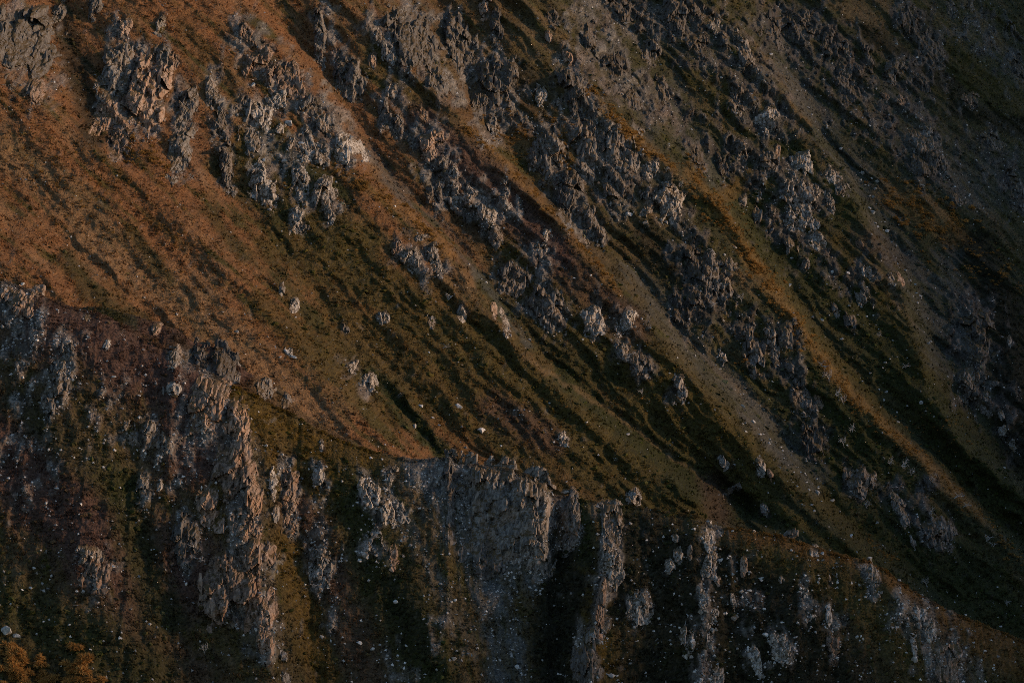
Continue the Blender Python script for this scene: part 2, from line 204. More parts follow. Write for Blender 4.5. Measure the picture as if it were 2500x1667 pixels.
 ('N', 545, 1375, 110, 140, -18, 'w', 'big lower bulge of the long brown rib', 'the lower bulge'), ('N', 606, 1435, 40, 140, -4, 'w', 'tapering tail of the long brown rib', 'the rib tail'), ('N', 622, 1360, 18, 26, 0, 'w'), ('N', 618, 1405, 16, 22, 0, 'w'), ('N', 629, 1095, 16, 44, 4, 'p', 'slim pale finger right of the brown rib', 'the slim pale finger'), ('N', 630, 1137, 14, 36, -4, 'p'), ('N', 635, 1178, 14, 36, 0, 'g'), ('N', 665, 1140, 34, 140, -4, 'w', 'crumbly brown strip parallel to the long brown rib', 'the crumbly strip'), ('N', 330, 1123, 26, 58, 4, 'g', 'small two-tone crag in the left hollow', 'the two-tone crag'), ('N', 367, 1117, 16, 28, 0, 'p'), ('N', 360, 1010, 46, 56, -20, 'g'), ('N', 300, 990, 26, 60, -20, 'g'),
 ('N', 92, 1297, 18, 22, 0, 'w'), ('N', 90, 1322, 16, 18, 0, 'p'), ('N', 225, 1312, 60, 74, -8, 'w', 'low brown boulder heap in the left near slope', 'the brown boulder heap'), ('N', 205, 1270, 44, 40, 0, 'g'), ('N', 740, 1300, 40, 80, -6, 'p'), ('N', 730, 1090, 26, 50, 0, 'p'), ('N', 738, 1020, 14, 30, 0, 'p'), ('N', 654, 1505, 14, 28, -10, 'p'), ('N', 657, 1552, 16, 36, -14, 'p'),
 ('N', 1035, 1125, 24, 130, -3, 'd', 'thin dark fin splitting the scree bowl headwall', 'the scree bowl fin'), ('N', 1160, 1185, 152, 225, 2, 'g', 'broad fluted grey headwall of the scree bowl', 'the scree bowl headwall'), ('N', 1240, 1190, 40, 180, 0, 'g', 'sheer right edge of the scree bowl headwall', 'the sheer bowl edge'), ('N', 1120, 1270, 60, 90, 6, 'd'), ('N', 1300, 1195, 46, 112, -4, 'g', 'broken grey buttress beside the sheer bowl edge', 'the broken buttress'), ('N', 890, 1092, 34, 40, 0, 'p'), ('N', 850, 1130, 36, 70, -24, 'p', 'scattered pale ledge left of the scree bowl', 'the left bowl ledge'), ('N', 905, 1180, 40, 60, -24, 'p'), ('N', 850, 1240, 40, 56, 0, 'p'), ('N', 903, 1275, 22, 50, -4, 'w'),
 ('N', 1408, 1205, 38, 92, -8, 'g', 'stacked grey pillar just under the near crest', 'the stacked pillar'), ('N', 1400, 1293, 38, 84, -14, 'p', 'pale bulbous rock below the stacked pillar', 'the bulbous rock'), ('N', 1412, 1344, 14, 20, 0, 'g'), ('N', 1380, 1385, 20, 130, 4, 'w', 'narrow pinkish blade on the dark rib', 'the pinkish blade'), ('N', 1362, 1465, 36, 40, 10, 'g'), ('N', 1346, 1528, 56, 96, -6, 'd', 'dark fluted foot of the rib at the bottom edge', 'the dark fluted foot'), ('N', 1470, 1395, 42, 60, -10, 'p', 'pale rubble patch in the dark slope', 'the pale rubble patch'), ('N', 1537, 1303, 22, 34, 0, 'p'), ('N', 1558, 1275, 20, 34, 0, 'p'), ('N', 1551, 1235, 14, 20, 0, 'p'),
 ('N', 1626, 1230, 24, 52, -6, 'p', 'upper part of the cracked pale pillar near the crest', 'the cracked pale pillar'), ('N', 1632, 1285, 36, 66, 4, 'p', 'lower part of the cracked pale pillar near the crest'), ('N', 1707, 1296, 18, 42, 0, 'w'), ('N', 1648, 1333, 14, 24, 0, 'w'), ('N', 1868, 1267, 24, 20, -30, 'p', 'striped pale block sitting on the right crest', 'the striped block'), ('N', 1910, 1328, 18, 26, -8, 'p'), ('N', 2007, 1330, 26, 62, -16, 'g', 'grey stepped crag just under the right crest', 'the stepped crag'), ('N', 1610, 1368, 22, 58, -6, 'p'), ('N', 1628, 1453, 15, 48, 0, 'p', 'tall bluish standing stone on the dark slope', 'the standing stone'), ('N', 1735, 1520, 26, 58, -10, 'p', 'pale wedge of rock low on the dark slope', 'the pale wedge'),
 ('N', 1580, 1470, 28, 64, 0, 'p'), ('N', 1847, 1360, 22, 28, 10, 'p'), ('N', 1903, 1415, 14, 40, 0, 'p'), ('N', 1858, 1418, 26, 18, -20, 'p'), ('N', 2097, 1482, 15, 48, -8, 'p'), ('N', 1913, 1475, 28, 46, -16, 'w', 'brownish lump on the lower right slope', 'the brownish lump'), ('N', 1790, 1480, 36, 64, 6, 'p'), ('N', 2110, 1410, 34, 44, -10, 'p'), ('N', 2130, 1440, 30, 50, -10, 'p'), ('N', 1583, 1265, 12, 30, 0, 'g'), ('N', 1645, 1550, 26, 50, 0, 'p'), ('N', 1685, 1390, 12, 50, -6, 'p'), ('N', 1820, 1228, 34, 18, -24, 'g'), ('N', 1300, 1130, 20, 12, 0, 'p'), ('N', 2190, 1530, 60, 90, -14, 'w', 'brown stony scar near the bottom right', 'the brown stony scar'), ('N', 1640, 1420, 20, 46, 4, 'p'), ('N', 1795, 1330, 14, 22, 0, 'p'),
]

ROCKY = [  # bedrock showing through the turf: surface, line, half width, strength
    ('F', [(40, 40), (90, 200)], 60, .75), ('F', [(270, 80), (290, 300)], 45, .75), ('F', [(340, 120), (345, 290)], 40, .75), ('F', [(420, 200), (420, 390)], 35, .65), ('F', [(490, 180), (530, 420)], 30, .7), ('F', [(560, 90), (640, 170), (740, 270), (800, 360)], 60, .75), ('F', [(570, 250), (620, 330), (700, 360)], 60, .7), ('F', [(600, 400), (690, 440), (750, 480)], 45, .55),
    ('F', [(740, 30), (800, 180)], 35, .75), ('F', [(860, 60), (920, 150), (890, 270), (930, 300)], 45, .7), ('F', [(930, 30), (1000, 160), (1040, 220)], 50, .8), ('F', [(1040, 40), (1070, 160)], 35, .8), ('F', [(1130, 140), (1170, 250), (1130, 300)], 55, .8), ('F', [(980, 310), (1020, 420), (1140, 490)], 70, .7), ('F', [(1250, 300), (1280, 400)], 45, .8), ('F', [(1320, 160), (1340, 280), (1400, 350), (1420, 440)], 65, .8),
    ('F', [(1300, 420), (1320, 510), (1370, 520)], 45, .75), ('F', [(1470, 380), (1540, 470), (1560, 520)], 50, .7), ('F', [(1360, 60), (1420, 170), (1500, 240)], 75, .75), ('F', [(1400, 0), (1600, 60), (1700, 150), (1760, 280)], 95, .75), ('F', [(1780, 60), (1880, 90), (1950, 180)], 90, .75), ('F', [(2080, 40), (2140, 130), (2060, 180)], 65, .75), ('F', [(2110, 330), (2140, 390)], 60, .8), ('F', [(1690, 340), (1780, 400), (1860, 450), (1800, 510)], 75, .72),
    ('F', [(1250, 580), (1240, 700), (1280, 740)], 50, .7), ('F', [(1160, 620), (1190, 660)], 40, .7), ('F', [(930, 580), (1000, 620)], 45, .65), ('F', [(1350, 720), (1440, 740)], 50, .55), ('F', [(1430, 800), (1480, 850)], 42, .65), ('F', [(1580, 580), (1640, 680), (1600, 730)], 62, .75), ('F', [(1720, 750), (1800, 800), (1810, 850)], 58, .72), ('F', [(1840, 560), (1900, 620), (1990, 640)], 60, .6), ('F', [(2230, 720), (2240, 900)], 62, .85), ('F', [(1840, 900), (1870, 1020)], 42, .65),
    ('F', [(1960, 1090), (1970, 1120)], 40, .7), ('F', [(2050, 1120), (2150, 1230)], 60, .62), ('F', [(810, 840), (850, 880)], 35, .6), ('F', [(2300, 900), (2330, 1030)], 42, .6), ('F', [(2250, 330), (2340, 450)], 62, .65), ('F', [(2000, 600), (2060, 660)], 50, .5), ('F', [(1960, 230), (2040, 300), (2100, 250)], 90, .6), ('F', [(2230, 40), (2340, 160)], 70, .6), ('F', [(1560, 880), (1550, 920)], 30, .5), ('F', [(1540, 240), (1620, 340)], 60, .6),
    ('N', [(1020, 1080), (1140, 1140), (1240, 1180)], 80, .9), ('N', [(1140, 1200), (1210, 1260)], 80, .7), ('N', [(470, 920), (540, 1050), (560, 1180), (575, 1330), (612, 1480)], 52, .85), ('N', [(430, 1190), (430, 1290)], 34, .8), ('N', [(520, 1370), (560, 1420)], 55, .8), ('N', [(160, 790), (130, 920)], 48, .75), ('N', [(35, 690), (60, 740)], 62, .7), ('N', [(300, 980), (380, 1030)], 52, .6), ('N', [(330, 1110), (340, 1140)], 34, .6), ('N', [(660, 1060), (670, 1220)], 30, .7), ('N', [(1300, 1160), (1300, 1240)], 38, .8), ('N', [(1400, 1180), (1400, 1330)], 36, .75),
    ('N', [(1380, 1340), (1350, 1540)], 32, .8), ('N', [(1630, 1220), (1630, 1300)], 28, .65), ('N', [(2100, 1400), (2200, 1560)], 75, .6), ('N', [(840, 1110), (900, 1200), (860, 1260)], 48, .6), ('N', [(1460, 1380), (1480, 1420)], 42, .55), ('N', [(1790, 1450), (1790, 1510)], 42, .55), ('N', [(1610, 1360), (1630, 1460), (1600, 1560)], 36, .55), ('N', [(220, 1280), (230, 1340)], 55, .55), ('N', [(730, 1080), (750, 1320)], 42, .5), ('N', [(1900, 1400), (1920, 1490)], 42, .5), ('N', [(400, 810), (520, 870)], 26, .6), ('N', [(110, 1000), (60, 1150)], 60, .42), ('N', [(1000, 1420), (1040, 1500)], 34, .5), ('N', [(900, 1480), (930, 1560)], 34, .5), ('N', [(20, 800), (60, 950), (30, 1050)], 60, .45), ('N', [(240, 900), (260, 1020)], 60, .45), ('N', [(420, 960), (420, 1120)], 50, .55), ('N', [(700, 1280), (760, 1400)], 50, .45), ('N', [(1700, 1300), (1720, 1500)], 40, .4), ('N', [(1990, 1300), (2010, 1360)], 26, .6), ('N', [(1850, 1340), (1870, 1420)], 40, .45)]
def rockiness(sf, U, V):
    r = np.zeros(U.shape)
    for e in CR:
        if e[0] != sf: continue
        u, v, w, h, tl = e[1:6]; m = max(w, h) * 1.05
        sel = (np.abs(U - u) < m) & (np.abs(V - v) < m)
        if not sel.any(): continue
        du = U[sel] - u; dv = -(V[sel] - v); ta = R(tl); pp = du * math.cos(ta) - dv * math.sin(ta); qq = du * math.sin(ta) + dv * math.cos(ta)
        rr = np.hypot(pp / (w * .5 + 3), qq / (h * .5 + 3)); r[sel] = np.maximum(r[sel], np.clip(1.5 - rr, 0, 1) * (.75 if min(w, h) > 30 else .45))
    for s_, pts, w, st in ROCKY:
        if s_ != sf: continue
        r = np.maximum(r, st * np.clip(1.35 - polydist(U, V, pts) / w, 0, 1))
    return r
def strata(x, z, seed, ws=.95):
    tl = R(7); wx = x + .3 * fbm(x / 1.5, z / 1.5, 3, seed); ps = wx * math.cos(tl) - z * math.sin(tl); qs = wx * math.sin(tl) + z * math.cos(tl)
    c1, ox, oy, e1 = voro(ps / ws, qs / (ws * 2.0), seed + 1); c2, ox2, oy2, e2 = voro(ps / (ws * .4), qs / (ws * .8), seed + 5); c3, ox3, oy3, e3 = voro(ps / (ws * 2.6), qs / (ws * 3.6), seed + 9)
    return .8 * (c1 - .5) + .3 * (c2 - .5) + .9 * (c3 - .5) + .5 * ox * (c1 * 2 - 1) + .5 * ox3, c1, c2

class Surf: pass

near_crest = [(-260, 560), (0, 640), (20, 648), (63, 663), (90, 673), (110, 683), (160, 703), (207, 716), (247, 725), (290, 750), (320, 773), (374, 797), (407, 802), (424, 827), (450, 840), (490, 860), (524, 882), (560, 895), (587, 907), (634, 933), (684, 957), (727, 983), (784, 1010), (850, 1034), (900, 1045), (945, 1055), (1018, 1053), (1032, 1048), (1045, 1066), (1101, 1069), (1141, 1073), (1182, 1079), (1218, 1093), (1255, 1105), (1264, 1133), (1318, 1143), (1358, 1149), (1405, 1159), (1478, 1165), (1568, 1180), (1602, 1184), (1625, 1203), (1655, 1211), (1718, 1214), (1755, 1223), (1795, 1229), (1858, 1250), (1902, 1266), (1952, 1277), (1995, 1288), (2032, 1308), (2062, 1330), (2089, 1350), (2135, 1377), (2185, 1404), (2235, 1424), (2302, 1451), (2352, 1471), (2620, 1590)]
def far_surface():
    S = Surf(); g = 0.225
    S.x = np.arange(-104, 128, g); S.z = np.arange(-62, 86, g)
    X, Z = np.meshgrid(S.x, S.z)
    U, V = far_uv(X, Z); cv = np.interp(U, [q[0] for q in near_crest], [q[1] for q in near_crest])
    ins = (U > -200) & (U < 2550) & (V > -160) & (V < cv + 120)
    S.Y = Y0 + (Z + B_ * X) / A_; S.Y[ins] = far_depth_raw(X[ins], Z[ins]); S.X = X; S.Z = Z; S.rock = []
    for q in far_depth_raw.rock:
        f_ = np.zeros(X.shape); f_[ins] = q; S.rock.append(f_)
    S.g = g
    def depth(x, z):
        a = np.clip((x - S.x[0]) / g, 0, len(S.x) - 1.001); b = np.clip((z - S.z[0]) / g, 0, len(S.z) - 1.001)
        i = a.astype(int); j = b.astype(int); s = a - i; t = b - j; Y = S.Y
        return (Y[j, i] * (1 - s) + Y[j, i + 1] * s) * (1 - t) + (Y[j + 1, i] * (1 - s) + Y[j + 1, i + 1] * s) * t
    S.depth = depth
    S.xz = lambda u, v: far_xz(u, v)
    S.uv = far_uv
    S.lean = 1.5
    return S

# ---- near ridge and the shoulder behind it: front face below a crest line
shoulder_crest = [(120, 720), (180, 705), (240, 704), (300, 722), (354, 738), (407, 757), (444, 785), (510, 800), (534, 830), (600, 875), (650, 912), (710, 957), (784, 1000), (860, 1036), (930, 1085)]
near_lines = [
    ([(560, 900), (548, 1000), (572, 1100), (592, 1200), (602, 1300), (612, 1400), (625, 1500), (640, 1700)], 2.0, 3.6),
    ([(660, 960), (668, 1080), (672, 1200), (690, 1350), (730, 1560), (740, 1700)], -0.2, -2.0),
    ([(330, 800), (310, 950), (300, 1100), (340, 1300), (430, 1500), (470, 1700)], 0, -1.8),
    ([(100, 690), (150, 780), (125, 900), (150, 1100), (220, 1300), (300, 1500), (330, 1700)], 1.0, 1.5),
    ([(0, 700), (-20, 900), (20, 1100), (60, 1300), (120, 1500)], -1, -0.5),
    ([(1080, 1100), (1100, 1180), (1125, 1300), (1165, 1480), (1175, 1700)], -2.6, -4.2),
    ([(800, 1030), (830, 1120), (870, 1230), (960, 1400), (1060, 1580), (1090, 1700)], 0.6, 1.6),
    ([(1255, 1115), (1252, 1200), (1250, 1285)], 1.0, 0.4),
    ([(1275, 1170), (1275, 1280), (1290, 1420), (1290, 1700)], -2.0, -3.2),
    ([(1340, 1152), (1380, 1250), (1385, 1340), (1352, 1470), (1375, 1700)], 1.0, 3.8),
    ([(1480, 1180), (1500, 1350), (1510, 1700)], -0.3, -1.6),
    ([(1610, 1200), (1630, 1300), (1615, 1450), (1600, 1700)], 0.8, 1.6),
    ([(1690, 1230), (1700, 1400), (1705, 1700)], 0, -1.0),
    ([(1840, 1260), (1850, 1400), (1845, 1700)], 0.3, 0.9),
    ([(1960, 1290), (1990, 1450), (2000, 1700)], 0, -1.0),
    ([(2040, 1320), (2100, 1450), (2160, 1600), (2180, 1700)], 0.5, 1.3),
    ([(2250, 1440), (2290, 1560), (2320, 1700)], 0, -0.8)]
near_D = diffuse(near_lines, -350, 2750, 500, 1800, 8)

def crest_surface(crest, yc, k, mmax, g, Dfun, seed, back, rough=1.0):
    S = Surf(); S.g = g
    cx = np.array([(u - UC) * F * yc for u, v in crest]); cz = np.array([(VC - v) * F * yc for u, v in crest])
    zc = lambda x: np.interp(x, cx, cz) + 0.3 * fbm(x / 1.5, x * 0 + seed, 4, seed, 0.65) + 0.13 * fbm(x / .45, x * 0 + seed, 2, seed + 40)
    S.x = np.arange(cx[0], cx[-1], g); S.m = np.arange(0, mmax, g)
    X, M = np.meshgrid(S.x, S.m); S.X = X; S.zc = zc
    S.Z = zc(X) - M
    base = lambda x, m: yc - k * m - 2.2 * (1 - np.exp(-m / 1.6))
    Yb = base(X, M)
    U = X / Yb / F + UC; V = VC - S.Z / Yb / F
    wu = U + 8 * fbm(U / 60, V / 60, 3, seed + 1); wv = V + 8 * fbm(U / 60, V / 60, 3, seed + 2)
    D = Dfun(wu, wv) if Dfun else 0
    wx = X + 0.25 * S.Z + 0.8 * fbm(X / 6, S.Z / 6, 2, seed + 3)
    D = D + 0.28 * ridged(wx / 3.6, S.Z / 9, 2, seed + 4) + 1.2 * fbm(X / 4.2, S.Z / 4.6, 4, seed + 5)
    D = D + rough * 0.3 * fbm(X / 1.1, S.Z / 0.9, 3, seed + 8, 0.6)
    _, t1, t2, _e = voro(X / .72 + .3 * vnoise(X / 2, S.Z / 2, 64), S.Z / .58, seed + 63); dome = np.clip(.55 - (t1 * t1 + t2 * t2), 0, 1)
    D = D + .6 * dome * sstep(-.3, .35, fbm(X / 3, S.Z / 3, 3, seed + 66))
    rk = rockiness('N', U, V); pn = fbm(X / 1.7, S.Z / 2.7, 3, seed + 11); st, c1, c2 = strata(X, S.Z, seed + 15, .7)
    m = np.clip(rk * 1.7 + pn * 1.6 - .62, 0, 1); D = D + m * (.75 * st + .25); S.rock = (m, c1, c2)
    D = D * (0.25 + 0.75 * sstep(0, 2.5, M))
    S.Y = Yb - D
    def depth(x, z):
        m = zc(x) - z
        a = np.clip((x - S.x[0]) / g, 0, len(S.x) - 1.001); b = np.clip(m / g, 0, len(S.m) - 1.001)
        i = a.astype(int); j = b.astype(int); s = a - i; t = b - j; Y = S.Y
        return (Y[j, i] * (1 - s) + Y[j, i + 1] * s) * (1 - t) + (Y[j + 1, i] * (1 - s) + Y[j + 1, i + 1] * s) * t
    S.depth = depth
    def xz(u, v):
        kx, kz = ray(u, v); y = np.full(np.shape(kx), yc - 15.0)
        for _ in range(8):
            x = kx * y; z = kz * y; y = base(x, np.clip(zc(x) - z, 0, mmax))
        return kx * y, kz * y
    S.xz = xz
    S.uv = lambda x, z: (x / base(x, np.clip(zc(x) - z, 0, None)) / F + UC, VC - z / base(x, np.clip(zc(x) - z, 0, None)) / F)
    S.lean = k
    # rows behind the crest
    mb = .3 * 1.22 ** np.arange(0, 60); mb = mb[mb < back]
    S.back = []
    for m in mb[::-1]:
        S.back.append((S.x, S.Y[0] + m * 1.0 + 0.8 * (1 - np.exp(-m / 1.2)) + 0.3 * fbm(S.x / 3, S.x * 0 + m / 3, 2, seed + 9), zc(S.x) - m * 0.95))
    return S

FAR = far_surface()
NEAR = crest_surface(near_crest, 520.0, 0.78, 62.0, 0.17, near_D, 101, 70)
SHO = crest_surface(shoulder_crest, 541.0, 0.9, 13.0, 0.2, None, 201, 60)

# ------------------------------------------------------------------ ground cover zones: which plants or stones cover the ground
ORANGE = np.array((0.235, 0.115, 0.048)); STRAW = np.array((0.225, 0.150, 0.078)); OLIVE = np.array((0.064, 0.053, 0.013))
GREEN = np.array((0.030, 0.036, 0.009)); DARK = np.array((0.018, 0.018, 0.009)); MAROON = np.array((0.090, 0.052, 0.042))
SCREE = np.array((0.082, 0.092, 0.090)); DIRT = np.array((0.105, 0.075, 0.052)); GOLD = np.array((0.215, 0.125, 0.040)); MOSS = np.array((0.090, 0.058, 0.009))

NSCREE = np.array((0.128, 0.137, 0.136))
far_zones = [  # colour, polyline, half width, strength
    (MOSS, [(1340, 640), (1520, 860), (1720, 1040)], 40, .7), (MOSS * .8, [(1900, 560), (2060, 800), (2200, 980)], 50, .5), (STRAW, [(0, 330), (180, 480), (330, 640), (520, 770), (760, 960)], 60, .6),
    (OLIVE, [(560, 350), (700, 480), (830, 560)], 60, .9), (OLIVE, [(640, 560), (860, 640), (1060, 760), (1250, 900), (1450, 1020)], 85, .85),
    (OLIVE, [(780, 760), (960, 850), (1150, 960), (1350, 1060), (1520, 1120)], 120, .8), (OLIVE, [(1190, 560), (1400, 800), (1600, 1000), (1760, 1090)], 85, .85),
    (OLIVE, [(860, 120), (950, 230), (1020, 290)], 35, .8), (OLIVE, [(420, 60), (560, 240), (620, 380)], 25, .5), (OLIVE, [(600, 700), (760, 830), (900, 960)], 45, .7),
    (OLIVE, [(1640, 450), (1760, 620), (1850, 760), (2000, 940)], 40, .8), (OLIVE, [(1500, 40), (1650, 200), (1760, 330)], 60, .6),
    (OLIVE, [(2100, 60), (2240, 180), (2352, 260)], 40, .7), (OLIVE, [(1850, 1120), (2000, 1250), (2120, 1330)], 40, .9),
    (GREEN, [(620, 310), (700, 390), (790, 450)], 35, .95), (GREEN, [(500, 380), (560, 450), (640, 500)], 30, .7), (GREEN, [(850, 860), (950, 965), (1010, 1040)], 26, 1),
    (GREEN, [(1110, 640), (1165, 735)], 20, .9), (GREEN, [(1290, 860), (1430, 990), (1640, 1120)], 30, .9), (GREEN, [(1160, 700), (1260, 790), (1400, 880)], 40, .7),
    (GREEN, [(300, 530), (390, 640)], 20, .7), (GREEN, [(150, 590), (210, 680), (330, 740)], 26, .7), (GREEN, [(480, 480), (560, 590)], 20, .7), (GREEN, [(640, 640), (720, 740)], 25, .6),
    (GREEN, [(1760, 300), (1850, 400), (1930, 500)], 35, .9), (GREEN, [(1840, 850), (1930, 960), (2060, 1100)], 45, .9), (GREEN, [(1560, 1100), (1760, 1180)], 50, .8),
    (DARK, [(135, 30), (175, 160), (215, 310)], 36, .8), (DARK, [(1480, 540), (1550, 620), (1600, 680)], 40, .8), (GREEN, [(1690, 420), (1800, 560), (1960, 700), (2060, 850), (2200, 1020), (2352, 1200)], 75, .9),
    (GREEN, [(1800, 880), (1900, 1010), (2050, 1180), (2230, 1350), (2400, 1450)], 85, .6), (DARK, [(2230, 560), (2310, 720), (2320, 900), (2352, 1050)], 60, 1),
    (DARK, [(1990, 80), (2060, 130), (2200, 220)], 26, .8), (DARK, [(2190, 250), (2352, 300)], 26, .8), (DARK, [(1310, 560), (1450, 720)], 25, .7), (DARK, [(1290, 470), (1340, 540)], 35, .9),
    (DARK, [(1010, 380), (1050, 470), (1120, 530)], 40, .7), (DARK, [(1200, 160), (1260, 290)], 30, .7), (GREEN, [(2050, 1240), (2200, 1350), (2352, 1440)], 60, .5),
    (MAROON, [(970, 290), (1080, 400), (1190, 490), (1280, 580)], 55, .85), (MAROON, [(1250, 590), (1340, 660), (1450, 760)], 45, .6), (MAROON, [(1140, 930), (1260, 1010)], 45, .6),
    (MAROON, [(1640, 1120), (1650, 1170)], 40, .5), (MAROON, [(2000, 560), (2060, 600)], 40, .4),
    (SCREE, [(800, 270), (868, 367), (935, 455), (1018, 530), (1100, 625)], 20, 0.68), (SCREE, [(1111, 633), (1170, 740), (1218, 790)], 10, 0.59),
    (SCREE, [(1452, 620), (1520, 710), (1600, 810), (1720, 930), (1800, 1020), (1868, 1100)], 37, 0.64), (SCREE, [(1720, 950), (1800, 1040)], 34, 0.42),
    (SCREE, [(1540, 200), (1600, 350), (1640, 400)], 37, 0.72), (SCREE, [(1790, 60), (1850, 220), (1920, 330), (2000, 440), (2060, 560), (2130, 690), (2160, 820)], 47, 0.72),
    (SCREE, [(2060, 240), (2140, 380), (2250, 430), (2340, 400)], 68, 0.68), (SCREE, [(2170, 600), (2230, 760), (2230, 880)], 40, 0.77), (SCREE, [(1360, 0), (1500, 60), (1640, 130)], 54, 0.59),
    (SCREE, [(960, 0), (1060, 120), (1080, 230)], 27, 0.34), (SCREE, [(1380, 100), (1440, 220), (1500, 300)], 27, 0.51), (SCREE, [(780, 120), (830, 240)], 14, 0.42),
    (SCREE, [(1830, 1010), (1880, 1090)], 20, 0.51), (SCREE, [(430, 230), (450, 400)], 27, 0.34), (SCREE, [(930, 240), (960, 340)], 27, 0.34),
    (GOLD, [(785, 384), (835, 434), (918, 478), (985, 530), (1035, 585)], 15, 0.54), (GOLD, [(1061, 290), (1152, 370), (1250, 470), (1335, 575), (1420, 670)], 11, 0.48),
    (GOLD, [(1345, 205), (1402, 274), (1452, 320), (1540, 400)], 14, 0.54), (GOLD, [(1575, 390), (1640, 470), (1680, 540), (1760, 650), (1852, 785), (1960, 920), (2100, 1042), (2240, 1180)], 18, 0.51),
    (GOLD, [(1120, 270), (1130, 340)], 15, 0.48), (GOLD, [(1190, 300), (1250, 400)], 19, 0.36), (GOLD, [(1280, 280), (1300, 380)], 24, 0.48), (GOLD, [(2040, 450), (2130, 480), (2200, 530)], 35, 0.36), (GOLD, [(1660, 450), (1720, 410)], 21, 0.42),
    (GOLD, [(1805, 235), (1850, 290)], 11, 0.42), (ORANGE, [(350, 300), (400, 400)], 60, .7), (GOLD, [(1230, 20), (1300, 100)], 9, 0.24), (STRAW, [(1200, 820), (1330, 900), (1480, 1000), (1620, 1100)], 6, .4), (OLIVE * 1.3, [(1720, 1120), (1850, 1210), (1990, 1290)], 18, .7),
]
near_zones = [
    (MAROON, [(80, 730), (250, 800), (400, 900), (450, 1040)], 110, .9), (MAROON, [(0, 1000), (120, 1150), (230, 1250), (400, 1330)], 140, .9), (MAROON, [(690, 1180), (760, 1330)], 60, .7), (MAROON, [(380, 830), (470, 890)], 35, .8),
    (MAROON, [(800, 1430), (850, 1560)], 60, .5), (MAROON, [(300, 1480), (450, 1540)], 70, .5), (MAROON, [(1850, 1300), (1950, 1330)], 35, .5),
    (GREEN, [(30, 920), (180, 1050), (290, 1120)], 50, .6), (GREEN, [(280, 1120), (330, 1300), (380, 1420)], 55, .8), (GREEN, [(0, 1380), (150, 1450), (350, 1540)], 80, .7),
    (MOSS, [(520, 885), (620, 950), (700, 1010), (760, 1080)], 42, 1), (MOSS, [(590, 960), (640, 1060), (760, 1150)], 30, .8), (MOSS, [(490, 1130), (520, 1210), (560, 1230)], 26, .9),
    (MOSS, [(660, 1240), (690, 1380), (740, 1560)], 42, .8), (MOSS, [(1350, 1330), (1370, 1440), (1420, 1560)], 45, .8), (MOSS, [(760, 1000), (850, 1060)], 40, .8),
    (GREEN, [(820, 1130), (880, 1300), (960, 1470), (1000, 1600)], 75, .9), (DARK, [(900, 1330), (960, 1480)], 50, .5), (GREEN, [(1330, 1165), (1345, 1280)], 32, 1), (GREEN, [(1440, 1180), (1460, 1300)], 40, .8),
    (DARK, [(1280, 1260), (1270, 1400), (1270, 1600)], 60, 1), (DARK, [(1330, 1330), (1310, 1480)], 26, .9),
    (DARK, [(1440, 1330), (1600, 1400), (1800, 1450), (1900, 1560)], 130, .9), (DARK, [(1480, 1230), (1700, 1320), (1850, 1380)], 75, .8), (DARK, [(1480, 1540), (1800, 1600)], 90, .9),
    (OLIVE, [(1750, 1250), (1950, 1340), (2050, 1450), (2150, 1560)], 60, .8), (ORANGE * .3 + MOSS * .6, [(1660, 1214), (1860, 1258), (2000, 1296), (2090, 1360), (2200, 1420), (2352, 1490), (2480, 1560)], 24, .9), (ORANGE * .3 + MOSS * .6, [(2150, 1420), (2352, 1540)], 36, .8),  # right crest strips: brownish grass, made brighter and warmer to paint in its lit edge
    (NSCREE, [(970, 1065), (1080, 1110), (1160, 1130)], 60, .9), (NSCREE, [(1010, 1120), (1090, 1230), (1150, 1330)], 72, .95), (NSCREE, [(1170, 1170), (1170, 1320)], 66, .95), (NSCREE, [(1120, 1330), (1165, 1480), (1170, 1600)], 50, .9),
    (NSCREE, [(880, 1130), (960, 1250), (1030, 1390), (1100, 1500)], 22, .6), (NSCREE, [(30, 690), (60, 780)], 50, .6), (NSCREE, [(470, 950), (560, 1050), (560, 1200), (580, 1350), (600, 1480)], 45, .5), (NSCREE, [(2090, 1400), (2170, 1500), (2220, 1600)], 50, .4),
]
sho_zones = [(MAROON, [(300, 740), (450, 790), (560, 860)], 30, .8), (STRAW * .6, [(600, 880), (800, 1010)], 25, .6), (GREEN, [(240, 715), (300, 740)], 20, .8), (DARK, [(400, 780), (470, 830)], 20, .6)]

